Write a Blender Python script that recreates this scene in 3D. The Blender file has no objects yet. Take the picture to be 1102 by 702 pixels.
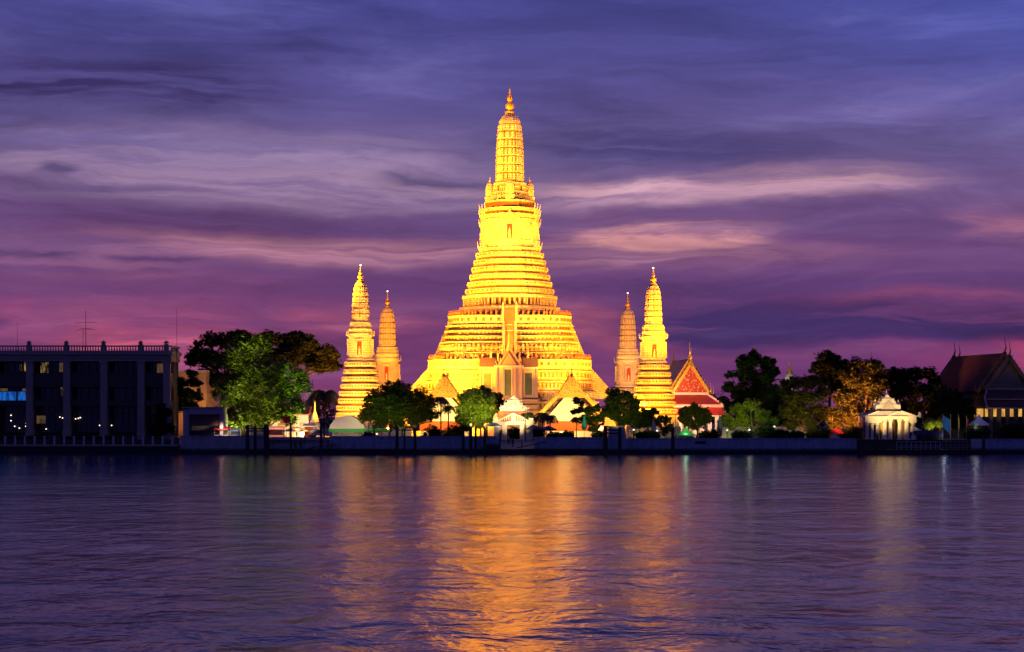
import bpy, bmesh, math, random
from mathutils import Vector, Matrix, Euler
R = math.radians
PI = math.pi
SC = bpy.context.scene
COL = SC.collection

# ------------------------------------------------------------------ camera
F = 1700.0                       # focal length in photo pixels (photo is 1102 wide)
CAM_Z = 7.0
HOR = 449.0                      # photo row of the horizon
def S(Y): return Y / F           # metres per photo pixel at distance Y
def X(px, Y): return (px - 551.0) * S(Y)
def Z(py, Y): return CAM_Z + (HOR - py) * S(Y)
cd = bpy.data.cameras.new('camera')
cam = bpy.data.objects.new('camera', cd); COL.objects.link(cam)
cam.location = (0, 0, CAM_Z); cam.rotation_euler = (R(90), 0, 0)
cd.sensor_width = 36; cd.lens = F / 1102 * 36
cd.shift_y = 98.0 / 1102
cd.clip_start = 0.5; cd.clip_end = 20000
SC.camera = cam

# ------------------------------------------------------------------ exposure
SC.view_settings.view_transform = 'Standard'
SC.view_settings.look = 'None'
SC.view_settings.exposure = 0.0
SC.view_settings.gamma = 1.0
SC.view_settings.use_curve_mapping = False
SC.render.engine = 'CYCLES'
SC.cycles.max_bounces = 5
SC.cycles.diffuse_bounces = 2
SC.cycles.glossy_bounces = 3
SC.cycles.transmission_bounces = 2
SC.cycles.sample_clamp_indirect = 6.0
SC.cycles.caustics_reflective = False
SC.cycles.caustics_refractive = False
SC.cycles.use_denoising = True

def s2l(c):
    return tuple(((v / 255) / 12.92 if v / 255 <= 0.04045 else ((v / 255 + 0.055) / 1.055) ** 2.4) for v in c)

# ------------------------------------------------------------------ sky
world = bpy.data.worlds.new('World'); SC.world = world
world.use_nodes = True
NT = world.node_tree
NT.nodes.clear()

class NG:
    """tiny helper that writes node maths"""
    def __init__(s, nt): s.nt = nt
    def n(s, t, **k):
        x = s.nt.nodes.new(t)
        for a, b in k.items(): setattr(x, a, b)
        return x
    def put(s, sock, v):
        if hasattr(v, 'default_value') or isinstance(v, bpy.types.NodeSocket): s.nt.links.new(v, sock)
        else: sock.default_value = v
    def m(s, op, a, b=None, c=None, clamp=False):
        x = s.n('ShaderNodeMath', operation=op); x.use_clamp = clamp
        s.put(x.inputs[0], a)
        if b is not None: s.put(x.inputs[1], b)
        if c is not None: s.put(x.inputs[2], c)
        return x.outputs[0]
    def xyz(s, a, b, c):
        x = s.n('ShaderNodeCombineXYZ')
        for i, v in enumerate((a, b, c)): s.put(x.inputs[i], v)
        return x.outputs[0]
    def noise(s, vec, scale, detail=4, rough=0.55, dist=0.0, lac=2.0):
        x = s.n('ShaderNodeTexNoise'); s.nt.links.new(vec, x.inputs['Vector'])
        x.inputs['Scale'].default_value = scale; x.inputs['Detail'].default_value = detail
        x.inputs['Roughness'].default_value = rough; x.inputs['Distortion'].default_value = dist
        x.inputs['Lacunarity'].default_value = lac
        return x.outputs['Fac']
    def mix(s, f, a, b):
        x = s.n('ShaderNodeMix', data_type='RGBA'); x.clamp_factor = True
        s.put(x.inputs['Factor'], f)
        for k, v in (('A', a), ('B', b)):
            sock = [i for i in x.inputs if i.name == k and i.type == 'RGBA'][0]
            if isinstance(v, tuple): sock.default_value = (*v[:3], 1)
            else: s.nt.links.new(v, sock)
        return [o for o in x.outputs if o.type == 'RGBA'][0]
    def ramp(s, f, pts, interp='LINEAR'):
        x = s.n('ShaderNodeValToRGB'); x.color_ramp.interpolation = interp
        els = x.color_ramp.elements
        while len(els) < len(pts): els.new(0.5)
        for e, (p, c) in zip(els, pts):
            e.position = p; e.color = (*c, 1) if len(c) == 3 else c
        s.put(x.inputs['Fac'], f)
        return x.outputs['Color']
    def smooth(s, v, lo, hi):
        x = s.n('ShaderNodeMapRange', interpolation_type='SMOOTHSTEP')
        s.put(x.inputs['Value'], v); x.inputs['From Min'].default_value = lo; x.inputs['From Max'].default_value = hi
        return x.outputs['Result']

g = NG(NT)
tc = g.n('ShaderNodeTexCoord')
sep = g.n('ShaderNodeSeparateXYZ'); NT.links.new(tc.outputs['Generated'], sep.inputs[0])
dx, dy, dz = sep.outputs
az = g.m('ARCTAN2', dx, dy)                       # 0 straight over the temple, + to the right
el = g.m('ARCSINE', dz)
elp = g.m('MAXIMUM', el, 0.0)
# streaky cloud coordinates: much finer upwards than sideways
cv = g.xyz(g.m('MULTIPLY', az, 3.2), g.m('MULTIPLY', elp, 17.0), 0.35)
w1 = g.noise(cv, 1.1, 4, 0.55)
w2 = g.noise(g.xyz(g.m('MULTIPLY', az, 3.2), g.m('MULTIPLY', elp, 11.0), 7.7), 1.6, 5, 0.6)
wu = g.m('MULTIPLY', g.m('SUBTRACT', w1, 0.5), 0.22)
wv = g.m('MULTIPLY', g.m('SUBTRACT', w2, 0.5), 0.034)
u = g.m('ADD', az, wu)
v = g.m('ADD', el, wv)
base = g.ramp(g.m('MULTIPLY', g.m('ADD', el, g.m('MULTIPLY', wv, 0.8)), 1.25), [
    (0.00, s2l((128, 54, 104))), (0.045, s2l((118, 56, 110))), (0.09, s2l((102, 56, 112))), (0.125, s2l((100, 60, 116))),
    (0.165, s2l((104, 74, 128))), (0.21, s2l((100, 84, 140))), (0.25, s2l((84, 74, 142))), (0.33, s2l((62, 64, 144))),
    (0.42, s2l((34, 42, 116))), (0.55, s2l((22, 30, 92))), (1.0, s2l((14, 22, 70)))])
# left is duller, right is bluer high up
base = g.mix(g.m('MULTIPLY', g.smooth(az, 0.05, 0.40), g.smooth(el, 0.14, 0.27)), base, s2l((66, 76, 166)))
f0 = g.noise(g.xyz(g.m('MULTIPLY', g.m('ADD', u, g.m('MULTIPLY', el, 1.2)), 9.0), g.m('MULTIPLY', v, 62.0), 5.0), 1.0, 8, 0.66, 0.8)
f4 = g.noise(g.xyz(g.m('MULTIPLY', g.m('ADD', u, g.m('MULTIPLY', el, .8)), 5.5), g.m('MULTIPLY', v, 70.0), 13.0), 1.0, 7, 0.6, 0.5)
f1 = g.noise(g.xyz(g.m('MULTIPLY', u, 5.0), g.m('MULTIPLY', v, 34.0), 2.0), 1.0, 7, 0.62, 0.6)
f2 = g.noise(g.xyz(g.m('MULTIPLY', u, 9.0), g.m('MULTIPLY', v, 46.0), 9.0), 1.6, 6, 0.6, 0.4)
f3 = g.noise(g.xyz(g.m('MULTIPLY', az, 14.0), g.m('MULTIPLY', g.m('ADD', el, g.m('MULTIPLY', wv, 0.4)), 120.0), 4.0), 1.0, 5, 0.65, 0.5)
streak = g.m('ADD', g.m('MULTIPLY', g.smooth(f4, 0.36, 0.62), 0.95), 0.22)
def blob(px0, px1, py0, py1, col, k=1.0, soft=1.0):
    """a bank of cloud lying over that stretch of the sky (edges given as bearings)"""
    global sky
    u0, su = ((px0 + px1) / 2 - 551) / F, (px1 - px0) / 2 / F * soft
    v0, sv = (HOR - (py0 + py1) / 2) / F, (py1 - py0) / 2 / F * soft
    a = g.m('MULTIPLY', g.m('SUBTRACT', u, u0), 1 / su)
    b = g.m('MULTIPLY', g.m('SUBTRACT', v, v0), 1 / sv)
    a2 = g.m('MULTIPLY', a, a); a4 = g.m('MULTIPLY', a2, a2)
    r = g.m('ADD', a4, g.m('MULTIPLY', b, b))
    e = g.m('POWER', 2.718, g.m('MULTIPLY', r, -0.9))
    e = g.m('MULTIPLY', e, streak, clamp=True)
    e = g.m('MULTIPLY', e, k)
    sky = g.mix(e, sky, s2l(col))
sky = base
# dusk glow close to the horizon
blob(70, 280, 350, 392, (202, 80, 116), 1.1)
blob(0, 330, 322, 346, (138, 66, 116), .5)
blob(570, 710, 330, 360, (194, 88, 104), 1.1)
blob(0, 60, 330, 372, (150, 66, 118), .6)
blob(700, 810, 350, 376, (184, 78, 106), .9)
blob(1086, 1200, 372, 404, (244, 66, 96), 1.2)
blob(960, 1200, 350, 420, (150, 54, 112), .8)
blob(320, 500, 338, 366, (178, 76, 108), .9)
# dark banks
blob(-80, 300, 84, 150, (54, 42, 98), 1.1)
blob(-80, 420, 30, 80, (54, 52, 116), .6)
blob(550, 900, 125, 190, (64, 54, 112), 1.0)
blob(-60, 420, 218, 262, (86, 50, 104), 1.0)
blob(300, 1180, 222, 254, (86, 54, 112), .7)
blob(560, 1180, 282, 322, (92, 54, 116), .7)
blob(720, 1200, 322, 372, (62, 40, 100), 1.6)
blob(250, 540, 290, 325, (96, 52, 108), .7)
blob(330, 520, 355, 440, (98, 48, 104), .5)
blob(660, 1040, 385, 445, (90, 42, 108), .7)
# light mauve and pink banks
blob(-40, 520, 158, 216, (148, 120, 160), .9)
blob(230, 530, 190, 216, (168, 132, 162), .9)
blob(560, 930, 194, 222, (196, 146, 164), 1.15)
blob(640, 960, 208, 220, (176, 130, 158), .8)
blob(700, 1100, 108, 168, (112, 94, 158), .55)
blob(560, 810, 250, 284, (206, 136, 142), 1.5)
blob(600, 960, 270, 292, (138, 88, 128), .7)
blob(180, 545, 258, 284, (180, 116, 138), 1.1)
blob(-40, 200, 268, 300, (158, 100, 136), .55)
blob(-40, 330, 300, 318, (146, 80, 124), .5)
blob(1040, 1180, 235, 262, (170, 104, 134), .7)
blob(900, 1140, 318, 334, (160, 76, 120), .45)
# small dark wisps
blob(380, 505, 186, 196, (66, 54, 108), .75)
blob(-30, 60, 168, 192, (66, 50, 104), .8)
blob(110, 175, 190, 202, (74, 58, 112), .8)
blob(-20, 110, 278, 290, (74, 44, 98), .95)
blob(130, 230, 284, 291, (80, 48, 102), .85)
blob(0, 90, 300, 306, (80, 46, 104), .8)
# fine streaks everywhere
dark = g.n('ShaderNodeHueSaturation'); NT.links.new(sky, dark.inputs['Color']); dark.inputs['Value'].default_value = 0.70
lite = g.n('ShaderNodeHueSaturation'); NT.links.new(sky, lite.inputs['Color']); lite.inputs['Value'].default_value = 1.30; lite.inputs['Saturation'].default_value = 0.92
sky = g.mix(g.m('MULTIPLY', g.smooth(f1, 0.50, 0.32), 0.70), sky, dark.outputs[0])
sky = g.mix(g.m('MULTIPLY', g.smooth(f1, 0.48, 0.70), 0.80), sky, lite.outputs[0])
fine = g.n('ShaderNodeHueSaturation'); NT.links.new(sky, fine.inputs['Color']); fine.inputs['Saturation'].default_value = 0.95
NT.links.new(g.m('ADD', g.m('ADD', g.m('MULTIPLY', f3, 0.26), g.m('MULTIPLY', f0, 0.46)), 0.67), fine.inputs['Value'])
sky = fine.outputs[0]
# away from the afterglow (behind the viewer) the sky is plain deep blue; below the horizon dark
sky = g.mix(g.smooth(g.m('ABSOLUTE', az), 0.6, 1.6), sky, s2l((54, 56, 128)))
sky = g.mix(g.smooth(el, 0.0, -0.02), sky, (0.02, 0.015, 0.05))
nish = g.n('ShaderNodeTexSky', sky_type='NISHITA'); nish.sun_disc = False
nish.sun_elevation = R(-1.5); nish.sun_rotation = R(12)
bg1 = g.n('ShaderNodeBackground'); NT.links.new(sky, bg1.inputs[0]); bg1.inputs[1].default_value = 1.0
bg2 = g.n('ShaderNodeBackground'); NT.links.new(nish.outputs[0], bg2.inputs[0]); bg2.inputs[1].default_value = 0.004
ad = g.n('ShaderNodeAddShader'); NT.links.new(bg1.outputs[0], ad.inputs[0]); NT.links.new(bg2.outputs[0], ad.inputs[1])
wo = g.n('ShaderNodeOutputWorld'); NT.links.new(ad.outputs[0], wo.inputs[0])
world.cycles.sampling_method = 'MANUAL'; world.cycles.sample_map_resolution = 512

# the sun has set behind the temple: only a trace of warm light is left
sl = bpy.data.lights.new('afterglow_sun', 'SUN'); sl.energy = 0.01; sl.angle = R(30); sl.color = (1, .55, .5)
so = bpy.data.objects.new('afterglow_sun', sl); COL.objects.link(so)
so.rotation_euler = (R(-88), 0, R(-12))

# ------------------------------------------------------------------ floodlights (the temple is lit at night)
GZ = 2.6                          # temple ground above the river
GOLD = (1.0, 0.325, 0.006)
def spot(loc, tgt, power, col=GOLD, ang=60, rad=0.4, blend=0.6):
    l = bpy.data.lights.new('flood_fill_beam', 'SPOT'); l.energy = power; l.color = col
    l.spot_size = R(ang); l.spot_blend = blend; l.shadow_soft_size = rad
    o = bpy.data.objects.new('flood_fill_beam', l); COL.objects.link(o)
    o.location = loc
    o.rotation_euler = (Vector(tgt) - Vector(loc)).to_track_quat('-Z', 'Y').to_euler()
    return o
def glow(loc, power, col, rad=0.25):
    l = bpy.data.lights.new('lamp_light', 'POINT'); l.energy = power*.5; l.color = col; l.shadow_soft_size = rad
    o = bpy.data.objects.new('lamp_light', l); COL.objects.link(o); o.location = loc
    return o
K = 1000.0
# main tower: floods at the foot of the terraces and on the chapel roofs, long throws for the top,
# and an added far pair, no real source, to soften the ledge shadows
spot((-16, 341.2, 3.4), (-11, 352, 14), 49*K, ang=120)
spot((-9, 341.2, 3.4), (-8, 351, 14), 23*K, ang=110)
spot((-24, 343, 3.4), (-15, 355, 16), 91*K, ang=110)
spot((20, 341.2, 3.4), (17, 354, 14), 9*K, col=(1, .42, .06), ang=110)
spot((-17, 337, 16.6), (-8, 357, 25), 173*K, ang=95)
spot((16, 337, 16.6), (8, 357, 26), 91*K, ang=85)
spot((-26, 330, 4.5), (-2, 368, 40), 708*K, ang=32)
spot((30, 326, 4.5), (2, 368, 42), 429*K, ang=30)
spot((-18, 326, 5), (-1, 368, 64), 1259*K, ang=28)
spot((24, 322, 5), (1, 368, 64), 519*K, ang=26)
spot((-9, 322, 5), (-0.4, 368, 79), 1933*K, ang=20)
spot((-80, 311, 26), (0, 366, 56), 3208*K, ang=31)
spot((72, 309, 21), (0, 366, 54), 900*K, ang=50)
spot((-50, 352, 4), (-22, 370, 16), 277*K, ang=90)
spot((50, 352, 4), (22, 370, 16), 236*K, ang=90)
spot((0, 322, 5), (0, 344, 14), 20*K, col=(1, .48, .17), ang=110)
spot((17, 326, 5), (14, 348, 14), 42*K, col=(1, .48, .17), ang=90)
# the four satellites
for px, Y, e, c in ((388, 335, 1.0, GOLD), (703, 335, 1.0, GOLD), (417, 408, .30, (1, .33, .018)), (675, 408, .16, (1, .38, .07))):
    x = X(px, Y); d = 1 if x > 0 else -1
    spot((x - 9*d, Y - 20, 6), (x, Y, 20), 76*K*e, c, ang=70)
    spot((x + 8*d, Y - 20, 6), (x, Y, 18), 52*K*e, c, ang=70)
    spot((x - 2*d, Y - 22, 6), (x, Y, 33), 200*K*e, c, ang=34)

# ------------------------------------------------------------------ materials
MATS = {}
def mat(name, col, rough=0.7, metal=0.0, var=0.25, scale=1.2, bump=0.0, emit=None, estr=0.0, spec=0.4, speck=None):
    """plain weathered surface: base colour broken up by two noises, optional bump"""
    if name in MATS: return MATS[name]
    m = bpy.data.materials.new(name); m.use_nodes = True
    nt = m.node_tree; h = NG(nt)
    p = nt.nodes['Principled BSDF']
    p.inputs['Roughness'].default_value = rough; p.inputs['Metallic'].default_value = metal
    p.inputs['Specular IOR Level'].default_value = spec
    t = h.n('ShaderNodeTexCoord')
    a = h.noise(t.outputs['Object'], scale, 5, 0.6); b = h.noise(t.outputs['Object'], scale * 5.3, 3, 0.6)
    f = h.m('ADD', h.m('MULTIPLY', a, .6), h.m('MULTIPLY', b, .4))
    lo = tuple(c * (1 - var) for c in col); hi = tuple(min(1, c * (1 + var)) for c in col)
    c = h.ramp(f, [(0.32, lo), (0.68, hi)])
    if speck:
        vo = h.n('ShaderNodeTexVoronoi'); nt.links.new(t.outputs['Object'], vo.inputs['Vector']); vo.inputs['Scale'].default_value = speck[0]
        c = h.mix(h.m('MULTIPLY', h.smooth(vo.outputs['Distance'], 0.42, 0.18), speck[2]), c, speck[1])
    nt.links.new(c, p.inputs['Base Color'])
    if bump:
        bn = h.n('ShaderNodeBump'); bn.inputs['Strength'].default_value = bump; bn.inputs['Distance'].default_value = 0.1
        nt.links.new(b, bn.inputs['Height']); nt.links.new(bn.outputs[0], p.inputs['Normal'])
    if emit:
        p.inputs['Emission Color'].default_value = (*emit, 1); p.inputs['Emission Strength'].default_value = estr
    MATS[name] = m
    return m

def porcelain(name, col, dark, cream):
    """stucco set with bits of coloured porcelain: horizontal courses of little flowers and dark tiles"""
    m = bpy.data.materials.new(name); m.use_nodes = True
    nt = m.node_tree; h = NG(nt); p = nt.nodes['Principled BSDF']
    p.inputs['Roughness'].default_value = 0.55; p.inputs['Specular IOR Level'].default_value = 0.3
    t = h.n('ShaderNodeTexCoord'); sx = h.n('ShaderNodeSeparateXYZ'); nt.links.new(t.outputs['Object'], sx.inputs[0])
    x, y, z = sx.outputs
    a = h.noise(t.outputs['Object'], 0.35, 5, .6)
    c = h.ramp(a, [(0.3, tuple(v * .74 for v in col)), (0.7, cream)])
    # courses of set pieces
    wv = h.n('ShaderNodeTexWave', wave_type='BANDS', bands_direction='Z'); nt.links.new(t.outputs['Object'], wv.inputs[0])
    wv.inputs['Scale'].default_value = 0.62; wv.inputs['Distortion'].default_value = 0.25; wv.inputs['Detail'].default_value = 2
    c = h.mix(h.m('MULTIPLY', h.smooth(wv.outputs['Fac'], 0.76, 0.97), 0.60), c, dark)
    vo = h.n('ShaderNodeTexVoronoi'); nt.links.new(t.outputs['Object'], vo.inputs['Vector']); vo.inputs['Scale'].default_value = 1.9
    c = h.mix(h.m('MULTIPLY', h.smooth(vo.outputs['Distance'], 0.34, 0.14), 0.65), c, dark)
    vo2 = h.n('ShaderNodeTexVoronoi'); nt.links.new(t.outputs['Object'], vo2.inputs['Vector']); vo2.inputs['Scale'].default_value = 0.8
    c = h.mix(h.m('MULTIPLY', vo2.outputs['Distance'], 0.12), c, tuple(v * .55 for v in dark))
    nt.links.new(c, p.inputs['Base Color'])
    bn = h.n('ShaderNodeBump'); bn.inputs['Strength'].default_value = 0.5; bn.inputs['Distance'].default_value = 0.15
    nt.links.new(vo.outputs['Distance'], bn.inputs['Height']); nt.links.new(bn.outputs[0], p.inputs['Normal'])
    MATS[name] = m
    return m

M_PORC = porcelain('porcelain_stucco', (.66, .60, .50), (.22, .12, .055), (.78, .74, .64))
M_PORC2 = porcelain('porcelain_stucco_grey', (.52, .49, .44), (.26, .20, .17), (.62, .58, .52))
M_TERRA = mat('red_terracotta', (.46, .13, .06), .7, var=.3)
M_WHITE = mat('white_plaster', (.74, .70, .62), .8, var=.12)
M_CREAM = mat('cream_plaster', (.72, .64, .48), .8, var=.10)
M_DOOR = mat('green_lacquer_door', (.10, .14, .05), .45, var=.3)
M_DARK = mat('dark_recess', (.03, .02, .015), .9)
M_GOLD = mat('gilt', (.72, .42, .07), .4, metal=.35, var=.35, scale=3, speck=(2.2, (.20, .06, .02), .7))
M_GOLDROOF = mat('orange_glazed_tiles', (.34, .15, .04), .4, var=.3, scale=2)
M_REDROOF = mat('red_glazed_tiles', (.42, .035, .02), .4, var=.25, scale=2)
M_ORANGE = mat('orange_wall', (.42, .085, .02), .8, var=.15)
M_RIVERWALL = mat('river_wall_paint', (.21, .25, .36), .75, var=.12, scale=.4)
def wallmat(name, col):
    m = bpy.data.materials.new(name); m.use_nodes = True; nt = m.node_tree; h = NG(nt); p = nt.nodes['Principled BSDF']
    p.inputs['Roughness'].default_value = .75
    t = h.n('ShaderNodeTexCoord'); sx = h.n('ShaderNodeSeparateXYZ'); nt.links.new(t.outputs['Object'], sx.inputs[0])
    x, y, z = sx.outputs
    st = h.noise(h.xyz(h.m('MULTIPLY', x, 1.1), 0.0, h.m('MULTIPLY', z, .22)), 1.0, 5, .65)
    gr = h.noise(t.outputs['Object'], 2.2, 4, .6)
    c = h.ramp(h.m('ADD', h.m('MULTIPLY', st, .65), h.m('MULTIPLY', gr, .35)), [(.34, tuple(v*.55 for v in col)), (.52, col), (.7, tuple(v*1.15 for v in col))])
    tide = h.m('ADD', z, h.m('MULTIPLY', gr, -.7))
    c = h.mix(h.smooth(tide, .95, .30), c, (.035, .035, .03))
    nt.links.new(c, p.inputs['Base Color']); MATS[name] = m
    return m
M_PALEWALL = mat('pale_river_wall', (.34, .30, .30), .8, var=.15, scale=.4)
M_RIVERWALL = wallmat('river_wall_stained', (.30, .33, .42))
M_PALEWALL2 = wallmat('pale_river_wall_stained', (.34, .31, .31))
M_BLACK = mat('black_wet_timber', (.012, .011, .013), .6)
M_TIMBER = mat('dark_timber', (.030, .022, .018), .7)
M_STEEL = mat('painted_steel', (.42, .42, .45), .45, var=.1)
M_DSTEEL = mat('dark_steel', (.04, .04, .05), .5)
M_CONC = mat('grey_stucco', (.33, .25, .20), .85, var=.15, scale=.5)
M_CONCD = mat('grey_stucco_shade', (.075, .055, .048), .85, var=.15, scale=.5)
M_GLASSD = mat('dark_glass', (.015, .015, .022), .12, var=.1, spec=.5)
M_GROUND = mat('paved_ground', (.16, .14, .12), .9, var=.3, scale=.3)
M_BARK = mat('bark', (.075, .055, .038), .9, var=.35, scale=3, bump=.4)
M_CANVASW = mat('white_canvas', (.74, .70, .62), .8, var=.08)
M_CANVASG = mat('green_canvas', (.07, .38, .12), .8, var=.12)
M_CANVASB = mat('navy_canvas', (.035, .04, .12), .8, var=.15)
M_CANVASR = mat('red_canvas', (.55, .04, .03), .8, var=.12)
M_FLAGB = mat('blue_flag_cloth', (.04, .22, .62), .8, var=.1)
M_FLAGY = mat('yellow_flag_cloth', (.62, .38, .04), .8, var=.1)
M_SKIN = mat('skin', (.30, .17, .11), .6, var=.05)
M_CLOTHD = mat('dark_cloth', (.03, .03, .04), .9)
M_CLOTHW = mat('pale_cloth', (.45, .42, .40), .9)
def lit(name, col, e): return mat(name, (.3, .3, .3), .6, emit=col, estr=e)
M_BULB = lit('lit_bulb', (1, .80, .5), 2.5)
M_BULBW = lit('lit_white_bulb', (.9, .92, 1), 2.0)
M_STAR = lit('beacon_bulb', (1, .85, .6), 5)
def windowpane(name, col, e, sc=2.5, lo=.15, k=(.35, .62)):
    m = bpy.data.materials.new(name); m.use_nodes = True; nt = m.node_tree; h = NG(nt); p = nt.nodes['Principled BSDF']
    t = h.n('ShaderNodeTexCoord'); p.inputs['Base Color'].default_value = (.02, .02, .02, 1); p.inputs['Roughness'].default_value = .2
    mp = h.n('ShaderNodeMapping'); nt.links.new(t.outputs['Object'], mp.inputs[0]); mp.inputs['Scale'].default_value = (1, 1, .35)
    f = h.noise(mp.outputs[0], sc, 4, .6)
    nt.links.new(h.ramp(f, [(k[0], tuple(c * lo for c in col)), (k[1], col)]), p.inputs['Emission Color']); p.inputs['Emission Strength'].default_value = e
    MATS[name] = m; return m
M_WBLUE = windowpane('blue_lit_window', (.02, .20, .90), .6, 1.5, .25)
M_WYEL = windowpane('yellow_lit_window', (1, .62, .14), .55, 1.7, .02, (.46, .74))
M_WAMB = windowpane('amber_lit_window', (1, .50, .10), 1.0, .9, .35)
M_WDIM = windowpane('dim_lit_window', (.22, .12, .05), .5, 1.2, .3)

# ------------------------------------------------------------------ mesh builder
class MB:
    def __init__(s): s.v, s.f, s.mi, s.cur = [], [], [], 0
    def add(s, vs, fs):
        b = len(s.v); s.v += [tuple(p) for p in vs]
        for f in fs: s.f.append(tuple(i + b for i in f)); s.mi.append(s.cur)
        return s
    def box(s, x0, x1, y0, y1, z0, z1):
        return s.add([(x0,y0,z0),(x1,y0,z0),(x1,y1,z0),(x0,y1,z0),(x0,y0,z1),(x1,y0,z1),(x1,y1,z1),(x0,y1,z1)],
                     [(0,3,2,1),(4,5,6,7),(0,1,5,4),(1,2,6,5),(2,3,7,6),(3,0,4,7)])
    def cbox(s, c, d, rz=0):
        x, y, z = d[0]/2, d[1]/2, d[2]/2; q, n = math.cos(rz), math.sin(rz)
        vs = [(c[0]+a*x*q-b*y*n, c[1]+a*x*n+b*y*q, c[2]+e*z) for e in (-1,1) for a,b in ((-1,-1),(1,-1),(1,1),(-1,1))]
        return s.add(vs, [(0,3,2,1),(4,5,6,7),(0,1,5,4),(1,2,6,5),(2,3,7,6),(3,0,4,7)])
    def loft(s, rings, cap=True):
        n = len(rings[0]); vs = [p for r in rings for p in r]; fs = []
        for k in range(len(rings)-1):
            for i in range(n):
                j = (i+1) % n
                fs.append((k*n+i, k*n+j, (k+1)*n+j, (k+1)*n+i))
        if cap: fs += [tuple(range(n-1,-1,-1)), tuple((len(rings)-1)*n+i for i in range(n))]
        return s.add(vs, fs)
    def lathe(s, prof, n=14, c=(0,0,0), sx=1, sy=1):
        return s.loft([[(c[0]+r*sx*math.cos(2*PI*i/n), c[1]+r*sy*math.sin(2*PI*i/n), c[2]+z) for i in range(n)] for z, r in prof])
    def tube(s, p0, p1, r0, r1=None, n=7):
        r1 = r0 if r1 is None else r1
        p0, p1 = Vector(p0), Vector(p1); d = (p1-p0); 
        if d.length < 1e-6: return s
        q = d.to_track_quat('Z', 'Y')
        def ring(p, r): return [tuple(p + q @ Vector((r*math.cos(2*PI*i/n), r*math.sin(2*PI*i/n), 0))) for i in range(n)]
        return s.loft([ring(p0, r0), ring(p1, r1)])
    def path(s, pts, r0, r1, n=6):
        k = len(pts)-1
        for i in range(k): s.tube(pts[i], pts[i+1], r0+(r1-r0)*i/k, r0+(r1-r0)*(i+1)/k, n)
        return s
    def extrude_y(s, poly, y0, y1):
        """outline in x,z given a thickness from y0 to y1"""
        n = len(poly)
        vs = [(x, y0, z) for x, z in poly] + [(x, y1, z) for x, z in poly]
        return s.add(vs, [tuple(range(n)), tuple(range(2*n-1, n-1, -1))] + [(i, i+n, (i+1)%n+n, (i+1)%n) for i in range(n)])
    def extrude_x(s, poly, x0, x1):
        n = len(poly)
        vs = [(x0, y, z) for y, z in poly] + [(x1, y, z) for y, z in poly]
        return s.add(vs, [tuple(range(n-1,-1,-1)), tuple(range(n, 2*n))] + [(i, (i+1)%n, (i+1)%n+n, i+n) for i in range(n)])
    def slab(s, a, b, c, d, t):
        """thin solid plate through four corners, thickness t along its normal"""
        a, b, c, d = map(Vector, (a, b, c, d)); n = (b-a).cross(d-a).normalized() * t
        vs = [a, b, c, d, a-n, b-n, c-n, d-n]
        return s.add([tuple(q) for q in vs], [(0,1,2,3),(7,6,5,4),(0,4,5,1),(1,5,6,2),(2,6,7,3),(3,7,4,0)])
    def build(s, name, m, parent=None, smooth=False, loc=None):
        me = bpy.data.meshes.new(name); me.from_pydata(s.v, [], s.f)
        for x in (m if isinstance(m, (list, tuple)) else [m]): me.materials.append(x)
        if any(s.mi): me.polygons.foreach_set('material_index', s.mi)
        if smooth: me.polygons.foreach_set('use_smooth', [True]*len(me.polygons))
        me.update()
        bm = bmesh.new(); bm.from_mesh(me); bmesh.ops.recalc_face_normals(bm, faces=bm.faces); bm.to_mesh(me); bm.free()
        o = bpy.data.objects.new(name, me); COL.objects.link(o)
        if parent: o.parent = parent
        if loc: o.location = loc
        return o

def tag(o, label, cat, group=None, kind=None):
    o['label'] = label; o['category'] = cat
    if group: o['group'] = group
    if kind: o['kind'] = kind
    return o
def thing(name, label, cat, loc, rz=0, group=None):
    o = bpy.data.objects.new(name, None); COL.objects.link(o)
    o.location = loc; o.rotation_euler = (0, 0, rz)
    return tag(o, label, cat, group)
def copy_thing(root, loc, label, rz=None):
    c = root.copy(); COL.objects.link(c); c.location = loc; c['label'] = label
    if rz is not None: c.rotation_euler = (0, 0, rz)
    def rec(src, dst):
        for ch in src.children:
            k = ch.copy(); COL.objects.link(k); k.parent = dst; rec(ch, k)
    rec(root, c)
    return c

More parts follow.
